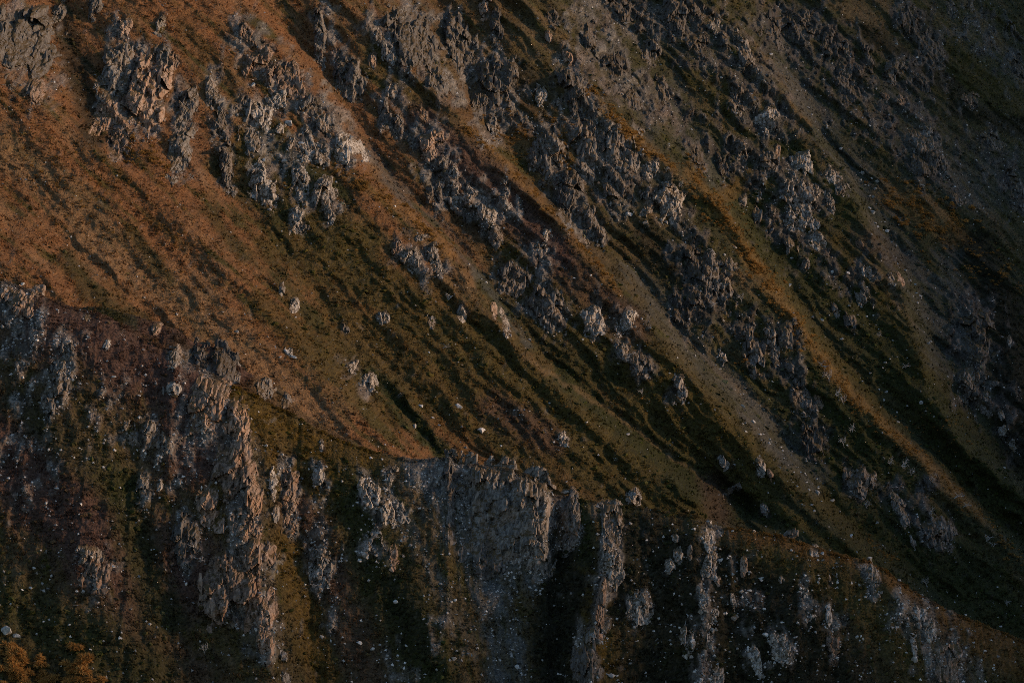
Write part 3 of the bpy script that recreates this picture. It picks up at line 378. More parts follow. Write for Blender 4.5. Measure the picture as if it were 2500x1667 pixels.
def cover(S, u, v, zones, base, seed, stretch, rock):
    x, z = S.xz(u, v) if False else (u * 0.0714, -v * 0.0714)
    n = u.shape
    if stretch: a = (x * 0.69 + z * 0.72); b = (x * 0.72 - z * 0.69)
    else: a = x + 0.2 * z; b = -z
    sa, sb = (.6, 1.45) if stretch else (.9, 1.1)
    a = a + .5 * fbm(x / 7, z / 7, 2, seed + 3)
    big = fbm(a / 5 / sa, b / 11 / sb, 4, seed); mid = fbm(a / .9 / sa, b / 3.4 / sb, 3, seed + 7, .6); fine = fbm(x / 0.42, z / 0.42, 2, seed + 13, .7)
    c = np.zeros(n + (3,)) + base
    if stretch:
        t = sstep(480, 1450, u - .3 * v + 260 * big)[..., None]; c = c * (1 - t) + (GREEN * .55 + SCREE * .14 + OLIVE * .3) * t
    t = sstep(-.1, .5, big + .3 * mid)[..., None]; c = c * (1 - t * .55) + STRAW * t * .55
    t = sstep(.05, .45, fbm(a / 2.3 / sa, b / 9 / sb, 3, seed + 20))[..., None]; c = c * (1 - t * .6) + OLIVE * t * .6
    t = (sstep(.16, .34, fbm(a / 2.6 / sa, b / 10 / sb, 4, seed + 24, .6)) * .85)[..., None]; c = c * (1 - t) + (GREEN * .7 + OLIVE * .5) * t
    wu = u + 14 * fbm(u / 40, v / 40, 3, seed + 30); wv = v + 14 * fbm(u / 40, v / 40, 3, seed + 33)
    for k, (zc_, pts, w, s) in enumerate(zones):
        lo = min(p[0] for p in pts) - w * 1.7, min(p[1] for p in pts) - w * 1.7; hi = max(p[0] for p in pts) + w * 1.7, max(p[1] for p in pts) + w * 1.7
        sel = (u > lo[0]) & (u < hi[0]) & (v > lo[1]) & (v < hi[1])
        if not sel.any(): continue
        d = polydist(wu[sel], wv[sel], pts) / w
        t = np.clip(1.3 - d + .45 * mid[sel] + .3 * fine[sel] + .35 * big[sel], 0, 1); t = t * t * (3 - 2 * t) * s
        if zc_ is SCREE or zc_ is NSCREE: t = t * (.25 + .75 * sstep(-.25, .3, mid[sel] + .7 * big[sel]))
        t = t[:, None]
        cc = c[sel]; c[sel] = cc * (1 - t) + np.asarray(zc_) * t
    c = c * .78
    m, c1, c2 = rock
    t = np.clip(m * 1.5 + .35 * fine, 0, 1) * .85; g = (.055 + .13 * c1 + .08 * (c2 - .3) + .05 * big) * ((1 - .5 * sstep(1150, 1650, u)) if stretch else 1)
    warm = sstep(-.1, .4, fbm(a / 4, b / 4, 2, seed + 60)) * .8
    rc = np.clip(g, .045, .4)[..., None] * (np.array((1.04, 1.0, .92)) * (1 - warm)[..., None] + np.array((1.12, .93, .80)) * warm[..., None])
    c = c * (1 - t[..., None]) + rc * t[..., None]
    # dark woody tufts and straw tops, bare earth
    t = (sstep(.1, .55, mid + .5 * fine) * .55)[..., None]; c = c * (1 - t) + (c * .35 + DARK * .3) * t
    t = (sstep(.15, .6, fbm(x / .6, z / .6, 2, seed + 50)) * .35)[..., None]; c = c * (1 - t) + (c * 1.6 + .02) * t
    c = c * (1 + .55 * fbm(x / .2, z / .2, 2, seed + 70, .8))[..., None]
    return np.clip(c, 0.006, 1)

def new_obj(name, me, parent=None, mat=None):
    o = bpy.data.objects.new(name, me); col.objects.link(o)
    if parent is not None: o.parent = parent
    if mat is not None and me is not None and not me.materials: me.materials.append(mat)
    return o
def mesh_np(name, verts, faces, colors=None, smooth=False):
    me = bpy.data.meshes.new(name)
    verts = np.asarray(verts, np.float32); faces = np.asarray(faces, np.int32); k = faces.shape[1]
    me.vertices.add(len(verts)); me.vertices.foreach_set('co', verts.ravel())
    me.loops.add(faces.size); me.loops.foreach_set('vertex_index', faces.ravel())
    me.polygons.add(len(faces)); me.polygons.foreach_set('loop_start', np.arange(0, faces.size, k, dtype=np.int32))
    me.polygons.foreach_set('use_smooth', np.full(len(faces), smooth))
    if colors is not None:
        at = me.color_attributes.new('cover', 'FLOAT_COLOR', 'POINT')
        c4 = np.ones((len(verts), 4), np.float32); c4[:, :3] = colors; at.data.foreach_set('color', c4.ravel())
    me.update(calc_edges=True); me.validate()
    return me

# ------------------------------------------------------------------ materials
def mat_new(name, rough=0.95):
    m = bpy.data.materials.new(name); m.use_nodes = True
    b = m.node_tree.nodes['Principled BSDF']; b.inputs['Roughness'].default_value = rough
    b.inputs['Specular IOR Level'].default_value = 0.15
    return m, m.node_tree, b
def mat_cover(name, noise=3.2, lo=.6, hi=1.4):
    m, t, b = mat_new(name)
    at = t.nodes.new('ShaderNodeAttribute'); at.attribute_name = 'cover'
    ge = t.nodes.new('ShaderNodeNewGeometry'); no = t.nodes.new('ShaderNodeTexNoise'); no.inputs['Scale'].default_value = noise; no.inputs['Detail'].default_value = 3
    mr = t.nodes.new('ShaderNodeMapRange'); mr.inputs[1].default_value = .3; mr.inputs[2].default_value = .7; mr.inputs[3].default_value = lo; mr.inputs[4].default_value = hi
    mx = t.nodes.new('ShaderNodeVectorMath'); mx.operation = 'SCALE'
    L = t.links.new
    L(ge.outputs['Position'], no.inputs['Vector']); L(no.outputs[0], mr.inputs[0]); L(at.outputs['Color'], mx.inputs[0]); L(mr.outputs[0], mx.inputs['Scale']); L(mx.outputs[0], b.inputs['Base Color'])
    bp = t.nodes.new('ShaderNodeBump'); bp.inputs['Strength'].default_value = .8; bp.inputs['Distance'].default_value = .3
    L(no.outputs[0], bp.inputs['Height']); L(bp.outputs[0], b.inputs['Normal'])
    return m
def mat_rock(name, dark, mid, pale, tint=(0.30, 0.20, 0.13), tint_amt=.35, grass=.85):
    m, t, b = mat_new(name, .85); L = t.links.new
    ge = t.nodes.new('ShaderNodeNewGeometry'); oi = t.nodes.new('ShaderNodeObjectInfo')
    mp = t.nodes.new('ShaderNodeMapping'); mp.inputs['Scale'].default_value = (1.6, 1.6, .38); mp.inputs['Rotation'].default_value = (0, R(9), 0)
    n1 = t.nodes.new('ShaderNodeTexNoise'); n1.inputs['Scale'].default_value = 1.5; n1.inputs['Detail'].default_value = 5; n1.inputs['Roughness'].default_value = .58
    cr = t.nodes.new('ShaderNodeValToRGB'); e = cr.color_ramp.elements
    e[0].position = .30; e[0].color = (*dark, 1); e[1].position = .72; e[1].color = (*pale, 1); k = e.new(.5); k.color = (*mid, 1)
    n2 = t.nodes.new('ShaderNodeTexNoise'); n2.inputs['Scale'].default_value = .55; n2.inputs['Detail'].default_value = 3
    r2 = t.nodes.new('ShaderNodeMapRange'); r2.inputs[1].default_value = .48; r2.inputs[2].default_value = .68; r2.inputs[4].default_value = tint_amt
    mx = t.nodes.new('ShaderNodeMixRGB'); mx.inputs[2].default_value = (*tint, 1)
    vs = t.nodes.new('ShaderNodeMapRange'); vs.inputs[3].default_value = .75; vs.inputs[4].default_value = 1.25
    sc = t.nodes.new('ShaderNodeVectorMath'); sc.operation = 'SCALE'
    L(ge.outputs['Position'], mp.inputs[0]); L(mp.outputs[0], n1.inputs['Vector']); L(n1.outputs[0], cr.inputs[0])
    L(ge.outputs['Position'], n2.inputs['Vector']); L(n2.outputs[0], r2.inputs[0]); L(r2.outputs[0], mx.inputs[0]); L(cr.outputs[0], mx.inputs[1])
    sp = t.nodes.new('ShaderNodeSeparateXYZ'); L(ge.outputs['True Normal'], sp.inputs[0])
    ga = t.nodes.new('ShaderNodeMath'); ga.operation = 'ADD'; L(sp.outputs['Z'], ga.inputs[0]); L(n2.outputs[0], ga.inputs[1])
    gm = t.nodes.new('ShaderNodeMapRange'); gm.inputs[1].default_value = 1.08; gm.inputs[2].default_value = 1.28; gm.inputs[4].default_value = grass; L(ga.outputs[0], gm.inputs[0])
    gx = t.nodes.new('ShaderNodeMixRGB'); gx.inputs[2].default_value = (.085, .058, .022, 1); L(gm.outputs[0], gx.inputs[0])
    L(oi.outputs['Random'], vs.inputs[0]); L(mx.outputs[0], gx.inputs[1]); mx = gx; L(mx.outputs[0], sc.inputs[0]); L(vs.outputs[0], sc.inputs['Scale']); L(sc.outputs[0], b.inputs['Base Color'])
    bp = t.nodes.new('ShaderNodeBump'); bp.inputs['Strength'].default_value = .4; bp.inputs['Distance'].default_value = .2
    L(n1.outputs[0], bp.inputs['Height']); L(bp.outputs[0], b.inputs['Normal'])
    return m
def mat_plain(name, c, var=.3, thin=0):
    m, t, b = mat_new(name); L = t.links.new
    oi = t.nodes.new('ShaderNodeObjectInfo'); ge = t.nodes.new('ShaderNodeNewGeometry')
    no = t.nodes.new('ShaderNodeTexNoise'); no.inputs['Scale'].default_value = 5; L(ge.outputs['Position'], no.inputs['Vector'])
    ad = t.nodes.new('ShaderNodeMath'); ad.operation = 'ADD'; L(oi.outputs['Random'], ad.inputs[0]); L(no.outputs[0], ad.inputs[1])
    mr = t.nodes.new('ShaderNodeMapRange'); mr.inputs[1].default_value = .3; mr.inputs[2].default_value = 1.7; mr.inputs[3].default_value = 1 - var; mr.inputs[4].default_value = 1 + var
    L(ad.outputs[0], mr.inputs[0])
    rg = t.nodes.new('ShaderNodeRGB'); rg.outputs[0].default_value = (*c, 1)
    sc = t.nodes.new('ShaderNodeVectorMath'); sc.operation = 'SCALE'; L(rg.outputs[0], sc.inputs[0]); L(mr.outputs[0], sc.inputs['Scale']); L(sc.outputs[0], b.inputs['Base Color'])
    if thin:
        df = t.nodes.new('ShaderNodeBsdfDiffuse'); tl = t.nodes.new('ShaderNodeBsdfTranslucent'); mx = t.nodes.new('ShaderNodeMixShader'); mx.inputs[0].default_value = thin
        for n_ in (df, tl): L(sc.outputs[0], n_.inputs['Color'])
        L(df.outputs[0], mx.inputs[1]); L(tl.outputs[0], mx.inputs[2]); L(mx.outputs[0], t.nodes['Material Output'].inputs['Surface'])
    return m
M_GROUND = mat_cover('ground_cover'); M_TUFT = mat_cover('grass_tufts', 5, .75, 1.25)
def mat_blades(name):
    m = mat_cover(name, 5, .75, 1.25); t = m.node_tree; b = t.nodes['Principled BSDF']; src = b.inputs['Base Color'].links[0].from_socket
    df = t.nodes.new('ShaderNodeBsdfDiffuse'); tl = t.nodes.new('ShaderNodeBsdfTranslucent'); mx = t.nodes.new('ShaderNodeMixShader'); mx.inputs[0].default_value = .5
    for n_ in (df, tl): t.links.new(src, n_.inputs['Color'])
    t.links.new(df.outputs[0], mx.inputs[1]); t.links.new(tl.outputs[0], mx.inputs[2]); t.links.new(mx.outputs[0], t.nodes['Material Output'].inputs['Surface']); return m
M_BLADE = mat_blades('grass_blades')
M_GREY = mat_rock('grey_schist', (.052, .050, .046), (.155, .149, .14), (.32, .31, .295))
M_DARKR = mat_rock('dark_schist', (.038, .037, .036), (.095, .091, .087), (.20, .195, .185), (.16, .12, .09), .25)
M_PALE = mat_rock('pale_lichen_rock', (.085, .081, .075), (.26, .25, .235), (.58, .56, .53), (.34, .26, .2), .35)
M_WARM = mat_rock('brown_schist', (.08, .065, .054), (.22, .168, .135), (.42, .335, .28), (.34, .19, .11), .5)
M_STONE = mat_rock('pale_stone', (.22, .22, .22), (.42, .43, .43), (.66, .67, .66), (.4, .34, .3), .2, 0)
M_DEAD = mat_plain('bleached_wood', (.42, .41, .40))
M_GOLD = mat_plain('golden_tussock', (.31, .185, .06), .4, .4)
M_CUSH = mat_plain('orange_shrub', (.45, .255, .085), .4, .35)
ROCK = {'g': M_GREY, 'd': M_DARKR, 'p': M_PALE, 'w': M_WARM}

# ------------------------------------------------------------------ terrain meshes
def grid_faces(W, H, keep=None):
    i, j = np.meshgrid(np.arange(W - 1), np.arange(H - 1)); a = (j * W + i)
    f = np.stack([a, a + 1, a + W + 1, a + W], -1)
    if keep is not None: f = f[keep]
    return f.reshape(-1, 4)
def compact(v, f, c=None):
    used = np.unique(f); mp = np.zeros(len(v), np.int64); mp[used] = np.arange(len(used))
    return v[used], mp[f], (c[used] if c is not None else None)

def crest_v(u): return np.interp(u, [p[0] for p in near_crest], [p[1] for p in near_crest])
# far mountainside
U, V = far_uv(FAR.X, FAR.Z)
inside = (U > -190) & (U < 2540) & (V > -150) & (V < crest_v(U) + 110)
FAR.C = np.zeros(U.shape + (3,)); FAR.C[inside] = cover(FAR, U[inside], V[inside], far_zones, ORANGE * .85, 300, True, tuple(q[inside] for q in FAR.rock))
keep = inside[:-1, :-1] & inside[1:, :-1] & inside[:-1, 1:] & inside[1:, 1:]
v, f, c = compact(np.stack([FAR.X, FAR.Y, FAR.Z], -1).reshape(-1, 3), grid_faces(U.shape[1], U.shape[0], keep), FAR.C.reshape(-1, 3))
o = new_obj('mountainside', mesh_np('mountainside', v, f, c, True), None, M_GROUND); o['kind'] = 'structure'; o['label'] = 'steep grassy mountainside furrowed by diagonal spurs and gullies'
# near ridge
def crest_mesh(name, S, zones, base, seed, label):
    U, V = S.uv(S.X, S.Z)
    S.C = cover(S, U, V, zones, base, seed, False, S.rock)
    rows = [np.stack([a, b, c_], -1) for a, b, c_ in S.back]
    nb = len(rows)
    top = np.stack(rows); front = np.stack([S.X, S.Y, S.Z], -1)
    P = np.concatenate([top, front]); Cc = np.concatenate([np.repeat(S.C[:1], nb, 0), S.C])
    H, W = P.shape[:2]
    f = grid_faces(W, H)[:, ::-1]
    o = new_obj(name, mesh_np(name, P.reshape(-1, 3), f, Cc.reshape(-1, 3), True), None, M_GROUND); o['kind'] = 'structure'; o['label'] = label
crest_mesh('ridge', NEAR, near_zones, (DIRT * .35 + OLIVE * .65), 400, 'dark near ridge descending from the left edge to the lower right')
crest_mesh('ridge_shoulder', SHO, sho_zones, ORANGE * .3 + OLIVE * .35, 500, 'low rocky shoulder just behind the near crest')

# ------------------------------------------------------------------ crags: each outcrop a thing, its proud slabs parts of it
SURF = {'F': FAR, 'N': NEAR, 'S': SHO}
def spt(S, u, v):
    x, z = S.xz(np.array([float(u)]), np.array([float(v)])); return float(x[0]), float(S.depth(x, z)[0]), float(z[0])

def hull_mesh(name, pts, mat):
    bm = bmesh.new(); vs = [bm.verts.new(p) for p in pts]
    r = bmesh.ops.convex_hull(bm, input=vs)
    for g_ in [x for x in r['geom_interior'] if isinstance(x, bmesh.types.BMVert)]: bm.verts.remove(g_)
    bmesh.ops.recalc_face_normals(bm, faces=bm.faces)
    me = bpy.data.meshes.new(name); bm.to_mesh(me); bm.free(); me.materials.append(mat); return me
SLABS = {}
for k_, m_ in ROCK.items():
    SLABS[k_] = []
    for i in range(6):
        rr = random.Random(i * 7 + 3); pts = []
        for _ in range(15):
            t = rr.uniform(-1, 1); tp = 1 - .45 * max(0, t) ** 2 - .3 * max(0, -t) ** 2
            pts.append((rr.choice((-1, 1)) * rr.uniform(.25, .5) * tp, rr.choice((-1, 1)) * rr.uniform(.2, .45) * tp, t + rr.uniform(-.1, .1)))
        SLABS[k_].append(hull_mesh('rock_slab', pts, m_))

crag_n = [0]
def crag(sf, u, v, w, h, tilt, mk):
    S = SURF[sf]; crag_n[0] += 1; sd = 1000 + 13 * crag_n[0]; rr = random.Random(sd)
    x0, y0, z0 = spt(S, u, v); sc = y0 * F
    W = w * sc * (1.36 if w > 36 else 1.2 if w > 22 else 1.08); H = h * sc * 1.12; ex = 4.0 if w > 150 else 2.4
    g = 0.13 if W * H < 60 else 0.16
    ta = R(tilt); ext = 0.5 * (abs(math.sin(ta)) * H + abs(math.cos(ta)) * W) * 1.35 + .5; ezt = 0.5 * (abs(math.cos(ta)) * H + abs(math.sin(ta)) * W) * 1.35 + .5
    X, Z = np.meshgrid(np.arange(-ext, ext + g, g), np.arange(-ezt, ezt + g, g))
    wx = X + .16 * fbm(X / 1.1, Z / 2.0, 3, sd); wz = Z + .25 * fbm(X / 1.1, Z / 1.1, 3, sd + 1)
    p = wx * math.cos(ta) - wz * math.sin(ta); q = wx * math.sin(ta) + wz * math.cos(ta)
    st = R(0.35 * tilt + rr.uniform(2, 9)); ps = wx * math.cos(st) - wz * math.sin(st); qs = wx * math.sin(st) + wz * math.cos(st)
    ws = np.clip(.15 * min(W, H), .3, .85); ws = .42 if w > 150 else ws; st_len = 12. if w > 150 else {'p': 1.6, 'w': 2.8, 'g': 3.6, 'd': 4.8}[mk]
    c1, ox, oy, e1 = voro(ps / ws, qs / (ws * st_len), sd + 3)
    c2, ox2, oy2, e2 = voro(ps / (ws * .42), qs / (ws * 1.2), sd + 9)
    c3, ox3, oy3, e3 = voro((ps + qs * .12) / (ws * 3.0), (qs - ps * .3) / (ws * 5.0), sd + 15)
    r = (np.abs(p / (W / 2)) ** ex + np.abs(q / (H / 2)) ** ex) ** (1 / ex)
    t = 1 - r + .12 * (c1 - .5) + .45 * (c3 - .5) + .55 * fbm(ps / 1.9, qs / 2.6, 3, sd + 5, .5)
    prof = np.clip(q + H / 2, 0, H) * S.lean * .2
    up = np.clip((1.05 - q / (H / 2) + .35 * (c1 - .5)) * 2.2, 0, 1)
    body = prof * up * np.clip(t * 2, 0, 1) + .12
    Aamp = .34 + .055 * min(W, 7) if w <= 150 else .22
    Aamp = min(Aamp, .15 * min(W, H) + .1)
    b = body * np.clip(t * 3, 0, 1) + Aamp * (.25 + .75 * np.clip(t * 2.2, 0, 1)) * (.8 * (c1 - .45) + 1.9 * (c3 - .5) + .3 * (c2 - .5) + .5 * ox * (c1 * 2 - 1) + 1.0 * ox3 - .6 * oy3 + .25 * oy2 - .3 * oy * (.5 + c1)) \
        - .22 * Aamp * np.exp(-e1 * 9) * 2 + .05 * fbm(X / .35, Z / .35, 2, sd + 30)
    b = np.where(t < 0.02, t * 5 - .35, b)
    Y = S.depth(x0 + X, z0 + Z) - b
    if sf != 'F':
        over = S.zc(x0 + X) - (z0 + Z) < -0.05
        Y = np.where(over, S.depth(x0 + X, S.zc(x0 + X)) - b * .6 + .35, Y)
        t = np.where(S.zc(x0 + X) - (z0 + Z) < -.9 - .7 * c1, -1, t)
    ok = t > -.06
    keep = (ok[:-1, :-1] | ok[1:, :-1] | ok[:-1, 1:] | ok[1:, 1:])
    f = grid_faces(X.shape[1], X.shape[0], keep)
    if len(f) == 0: return None
    vv = np.stack([X, Y - y0, Z], -1).reshape(-1, 3)
    vv, f, _ = compact(vv, f)
    me = mesh_np('rock_outcrop', vv, f, None, False)
    o = new_obj('rock_outcrop', me, None, ROCK[mk]); o.location = (x0, y0, z0)
    # slabs standing proud of the face
    n = int(min(6, (w * h) ** .5 / 16)) if h >= 42 else 0
    cand = np.argwhere(t > .25)
    for _ in range(n if len(cand) > 20 else 0):
        j, i = cand[rr.randrange(len(cand))]
        s = new_obj('rock_slab', SLABS[mk][rr.randrange(6)], o)
        wd = rr.uniform(.45, 1.0) * ws * 1.1
        s.scale = (wd, wd * rr.uniform(.6, 1.1), wd * rr.uniform(1.4, 2.8) * min(1, H / 6))
        s.rotation_euler = (R(rr.uniform(-22, 8)), st + R(rr.uniform(-9, 9)), R(rr.uniform(-35, 35)))
        s.location = (X[j, i], Y[j, i] - y0 + wd * .2, Z[j, i])
    for _ in range(3 if n else 0):
        a_ = rr.uniform(-.6, .6); bx = W * .5 * a_ + math.sin(ta) * -H * .5; bz = -H * .5 * rr.uniform(.85, 1.1) * math.cos(ta)
        if abs(bx) > ext: continue
        by = float(S.depth(np.array([x0 + bx]), np.array([z0 + bz]))[0]); sz = rr.uniform(.35, .9)
        s = new_obj('rock_block', SLABS[mk][rr.randrange(6)], o); s.scale = (sz, sz, sz * .5); s.rotation_euler = (R(rr.uniform(-60, 60)), R(rr.uniform(-60, 60)), rr.uniform(0, 6)); s.location = (bx, by - y0 - .1, bz)
    return o

landmarks = []; minor = []
TONE = {'g': 'grey', 'd': 'dark grey', 'p': 'pale', 'w': 'brown'}
for e in CR:
    o = crag(*e[:7])
    if o is None: continue
    o['category'] = 'rock outcrop'
    o['group'] = 'rock outcrops on the mountainside' if e[0] == 'F' else 'rock outcrops on the near ridge'
    if len(e) > 7:
        o['label'] = e[7]
        if len(e) > 8: landmarks.append((e[1], e[2], e[8], e[0]))
    else: minor.append((o, e))
def where(u, v, sf):
    best = min((l for l in landmarks if (l[3] == 'F') == (sf == 'F')), key=lambda l: math.hypot(l[0] - u, l[1] - v))
    du, dv = u - best[0], v - best[1]
    side = ('right of' if du > 0 else 'left of') if abs(du) > abs(dv) else ('below' if dv > 0 else 'above')
    return side + ' ' + best[2]
ORD = ['largest', 'second largest', 'third largest', 'fourth largest', 'fifth largest', 'sixth largest', 'seventh largest', 'eighth largest', 'ninth largest', 'tenth largest']
def name_all(items, one, many, group):
    """items: (object, u, v, size, surface, adjective); labels from the nearest landmark, told apart by size where several share it"""
    by = {}
    for it in items: by.setdefault((it[5], where(it[1], it[2], it[4])), []).append(it)
    for (adj, w), L in by.items():
        L.sort(key=lambda it: -it[3])
        for i, it in enumerate(L):
            if len(L) == 1: it[0]['label'] = (adj + ' ' + one + ' ' + w).strip()
            elif i < len(ORD) - 1: it[0]['label'] = ORD[i] + ' of the ' + adj + ' ' + many + ' ' + w
            else: it[0]['label'] = 'tiny ' + adj + ' ' + one + ' ' + w; 
            it[0]['group'] = group
name_all([(o, e[1], e[2], e[3] * e[4], e[0], 'small ' + TONE[e[6]]) for o, e in minor], 'outcrop', 'outcrops', 'minor rock outcrops')
for o, e in minor: o['group'] = 'small rock outcrops on the mountainside' if e[0] == 'F' else 'small rock outcrops on the near ridge'

# ------------------------------------------------------------------ loose stones
STONES = []
for i in range(8):
    rr = random.Random(100 + i); pts = []
    for _ in range(13):
        d = np.array([rr.gauss(0, 1) for _ in range(3)]); d /= np.linalg.norm(d); d *= rr.uniform(.4, .55)
        pts.append((d[0] * 1.1, d[1] * .9, d[2] * .75))
    STONES.append(hull_mesh('stone', pts, M_STONE))
def put_stone(sf, u, v, px, rr, name='stone'):
    x, y, z = spt(SURF[sf], u, v); s = px * y * F
    o = new_obj(name, STONES[rr.randrange(8)]); o.location = (x, y - s * .02, z + s * .02)
    o.scale = (s * rr.uniform(.9, 1.25), s, s * rr.uniform(.75, 1.15)); o.rotation_euler = (R(rr.uniform(-25, 25)), R(rr.uniform(-25, 25)), rr.uniform(0, 6.28))
    o['category'] = 'stone'; return o
bright = [('F', 665, 287, 17), ('F', 585, 200, 11), ('F', 696, 334, 15), ('F', 710, 362, 13), ('F', 655, 373, 12), ('F', 608, 370, 9), ('F', 582, 452, 11), ('F', 622, 418, 8), ('F', 1444, 493, 13), ('F', 1105, 990, 20), ('F', 1054, 934, 15), ('F', 951, 980, 13), ('F', 993, 960, 9), ('F', 965, 933, 12), ('F', 1008, 977, 6), ('F', 662, 808, 15), ('F', 678, 820, 11), ('F', 547, 763, 9), ('F', 647, 820, 6), ('F', 1441, 998, 9), ('F', 1346, 967, 6), ('F', 1216, 781, 11),
 ('F', 1986, 396, 11), ('F', 2015, 416, 11), ('F', 2005, 488, 13), ('F', 2000, 478, 9), ('F', 1935, 340, 7), ('F', 1769, 126, 9), ('F', 1655, 181, 8), ('F', 2055, 105, 7), ('F', 2100, 137, 6), ('F', 1691, 220, 6), ('F', 1702, 254, 7), ('F', 1690, 262, 8), ('F', 1858, 247, 8), ('F', 1865, 263, 7), ('F', 1791, 455, 5), ('F', 2042, 530, 12), ('F', 1820, 593, 7), ('F', 1912, 625, 11), ('F', 1945, 628, 10), ('F', 1815, 655, 9), ('F', 1868, 728, 7), ('F', 1890, 736, 9), ('F', 1934, 779, 8), ('F', 1950, 703, 6), ('F', 1990, 727, 6), ('F', 2004, 725, 6), ('F', 2032, 833, 8), ('F', 2000, 857, 7), ('F', 2038, 901, 8), ('F', 2111, 924, 12), ('F', 2085, 932, 6), ('F', 2033, 920, 7), ('F', 2064, 948, 6), ('F', 2065, 970, 7), ('F', 2095, 968, 5), ('F', 2131, 790, 11), ('F', 1728, 969, 10), ('F', 1705, 933, 9), ('F', 1660, 587, 8), ('F', 1685, 570, 9), ('F', 1765, 1018, 8), ('F', 1873, 1131, 14), ('F', 1913, 1150, 10), ('F', 1862, 1169, 8), ('F', 1880, 1120, 9), ('F', 1947, 1226, 9), ('F', 2015, 1200, 7), ('F', 1856, 1155, 7), ('F', 2286, 1345, 6), ('F', 2300, 1440, 8), ('F', 2310, 1075, 8),
 ('N', 14, 1447, 24), ('N', 37, 1461, 18), ('N', 73, 885, 11), ('N', 52, 652, 8), ('N', 910, 1380, 12), ('N', 1045, 1380, 10), ('N', 1043, 1511, 12), ('N', 1187, 1535, 12), ('N', 826, 1476, 14), ('N', 855, 1490, 11), ('N', 933, 1481, 8), ('N', 872, 1480, 7), ('N', 1405, 1550, 14), ('N', 828, 1287, 14), ('N', 1498, 1342, 7), ('N', 1488, 1310, 5), ('N', 1655, 1285, 10), ('N', 1675, 1277, 8), ('N', 1592, 1214, 9), ('N', 1682, 1220, 9), ('N', 1731, 1220, 9), ('N', 1889, 1271, 10), ('N', 1997, 1283, 12), ('N', 1748, 1330, 13), ('N', 1758, 1457, 15), ('N', 1848, 1370, 11), ('N', 1915, 1304, 6), ('N', 2116, 1366, 9), ('N', 2152, 1396, 8), ('N', 2218, 1412, 7), ('N', 2064, 1333, 9), ('N', 2066, 1487, 7), ('N', 1968, 1462, 7), ('N', 1670, 1545, 8), ('N', 1628, 1557, 8), ('N', 1640, 1505, 9), ('N', 1890, 1481, 7), ('N', 1702, 1358, 10), ('N', 1590, 1470, 13), ('N', 654, 1500, 11), ('N', 130, 1150, 5), ('N', 18, 1100, 10), ('N', 262, 865, 8), ('N', 390, 905, 7), ('N', 445, 925, 6), ('N', 77, 1305, 8), ('N', 50, 1355, 9), ('N', 70, 1350, 10), ('N', 210, 1490, 7)]
clusters = [('F', [(1995, 380), (2012, 480), (2050, 560), (2110, 690), (2140, 770)], 22, 26, 4, 9), ('F', [(1690, 960), (1760, 1010), (1830, 1080), (1890, 1140)], 26, 20, 4, 9), ('F', [(2090, 410), (2200, 480), (2260, 440)], 40, 12, 3, 7), ('F', [(620, 330), (720, 390), (760, 430)], 30, 10, 4, 9), ('F', [(1270, 590), (1400, 700), (1480, 800)], 40, 14, 3, 7),
 ('F', [(1660, 180), (1760, 300), (1850, 420)], 45, 14, 3, 7), ('F', [(1880, 640), (1990, 780), (2060, 900)], 60, 14, 3, 7), ('F', [(880, 470), (990, 610)], 30, 8, 3, 6), ('F', [(1020, 400), (1150, 500)], 40, 12, 3, 6), ('F', [(1200, 950), (1330, 1020)], 40, 8, 3, 6),
 ('N', [(870, 1130), (960, 1260), (1030, 1390), (1100, 1500)], 14, 18, 4, 9), ('N', [(1600, 1230), (1700, 1350), (1800, 1450)], 80, 26, 4, 9), ('N', [(1900, 1320), (2050, 1430), (2150, 1540)], 60, 22, 4, 8), ('N', [(1500, 1250), (1520, 1500)], 50, 14, 4, 8), ('N', [(690, 1060), (740, 1300)], 40, 12, 4, 8), ('N', [(50, 760), (180, 900), (250, 1050)], 60, 14, 3, 7), ('N', [(2150, 1420), (2340, 1520)], 30, 8, 3, 7)]
rr = random.Random(5); items = []
for sf, u, v, px in bright: items.append((put_stone(sf, u, v, px * 1.3, rr, 'stone'), u, v, px, sf, 'pale'))
for sf, pts, hw, n, a, b in clusters:
    for _ in range(n):
        k = rr.randrange(len(pts) - 1); t = rr.random()
        u = pts[k][0] + (pts[k + 1][0] - pts[k][0]) * t + rr.gauss(0, hw * .6); v = pts[k][1] + (pts[k + 1][1] - pts[k][1]) * t + rr.gauss(0, hw * .6)
        if not (5 < u < 2345 and 5 < v < 1560): continue
        if (sf == 'F') != (v < crest_v(u) - 3): continue
        px = rr.uniform(a, b); items.append((put_stone(sf, u, v, px * 1.15, rr), u, v, px, sf, 'pale'))
for it in items[300:]: bpy.data.objects.remove(it[0])
items = items[:300]
name_all(items, 'stone', 'stones', 'loose pale stones')

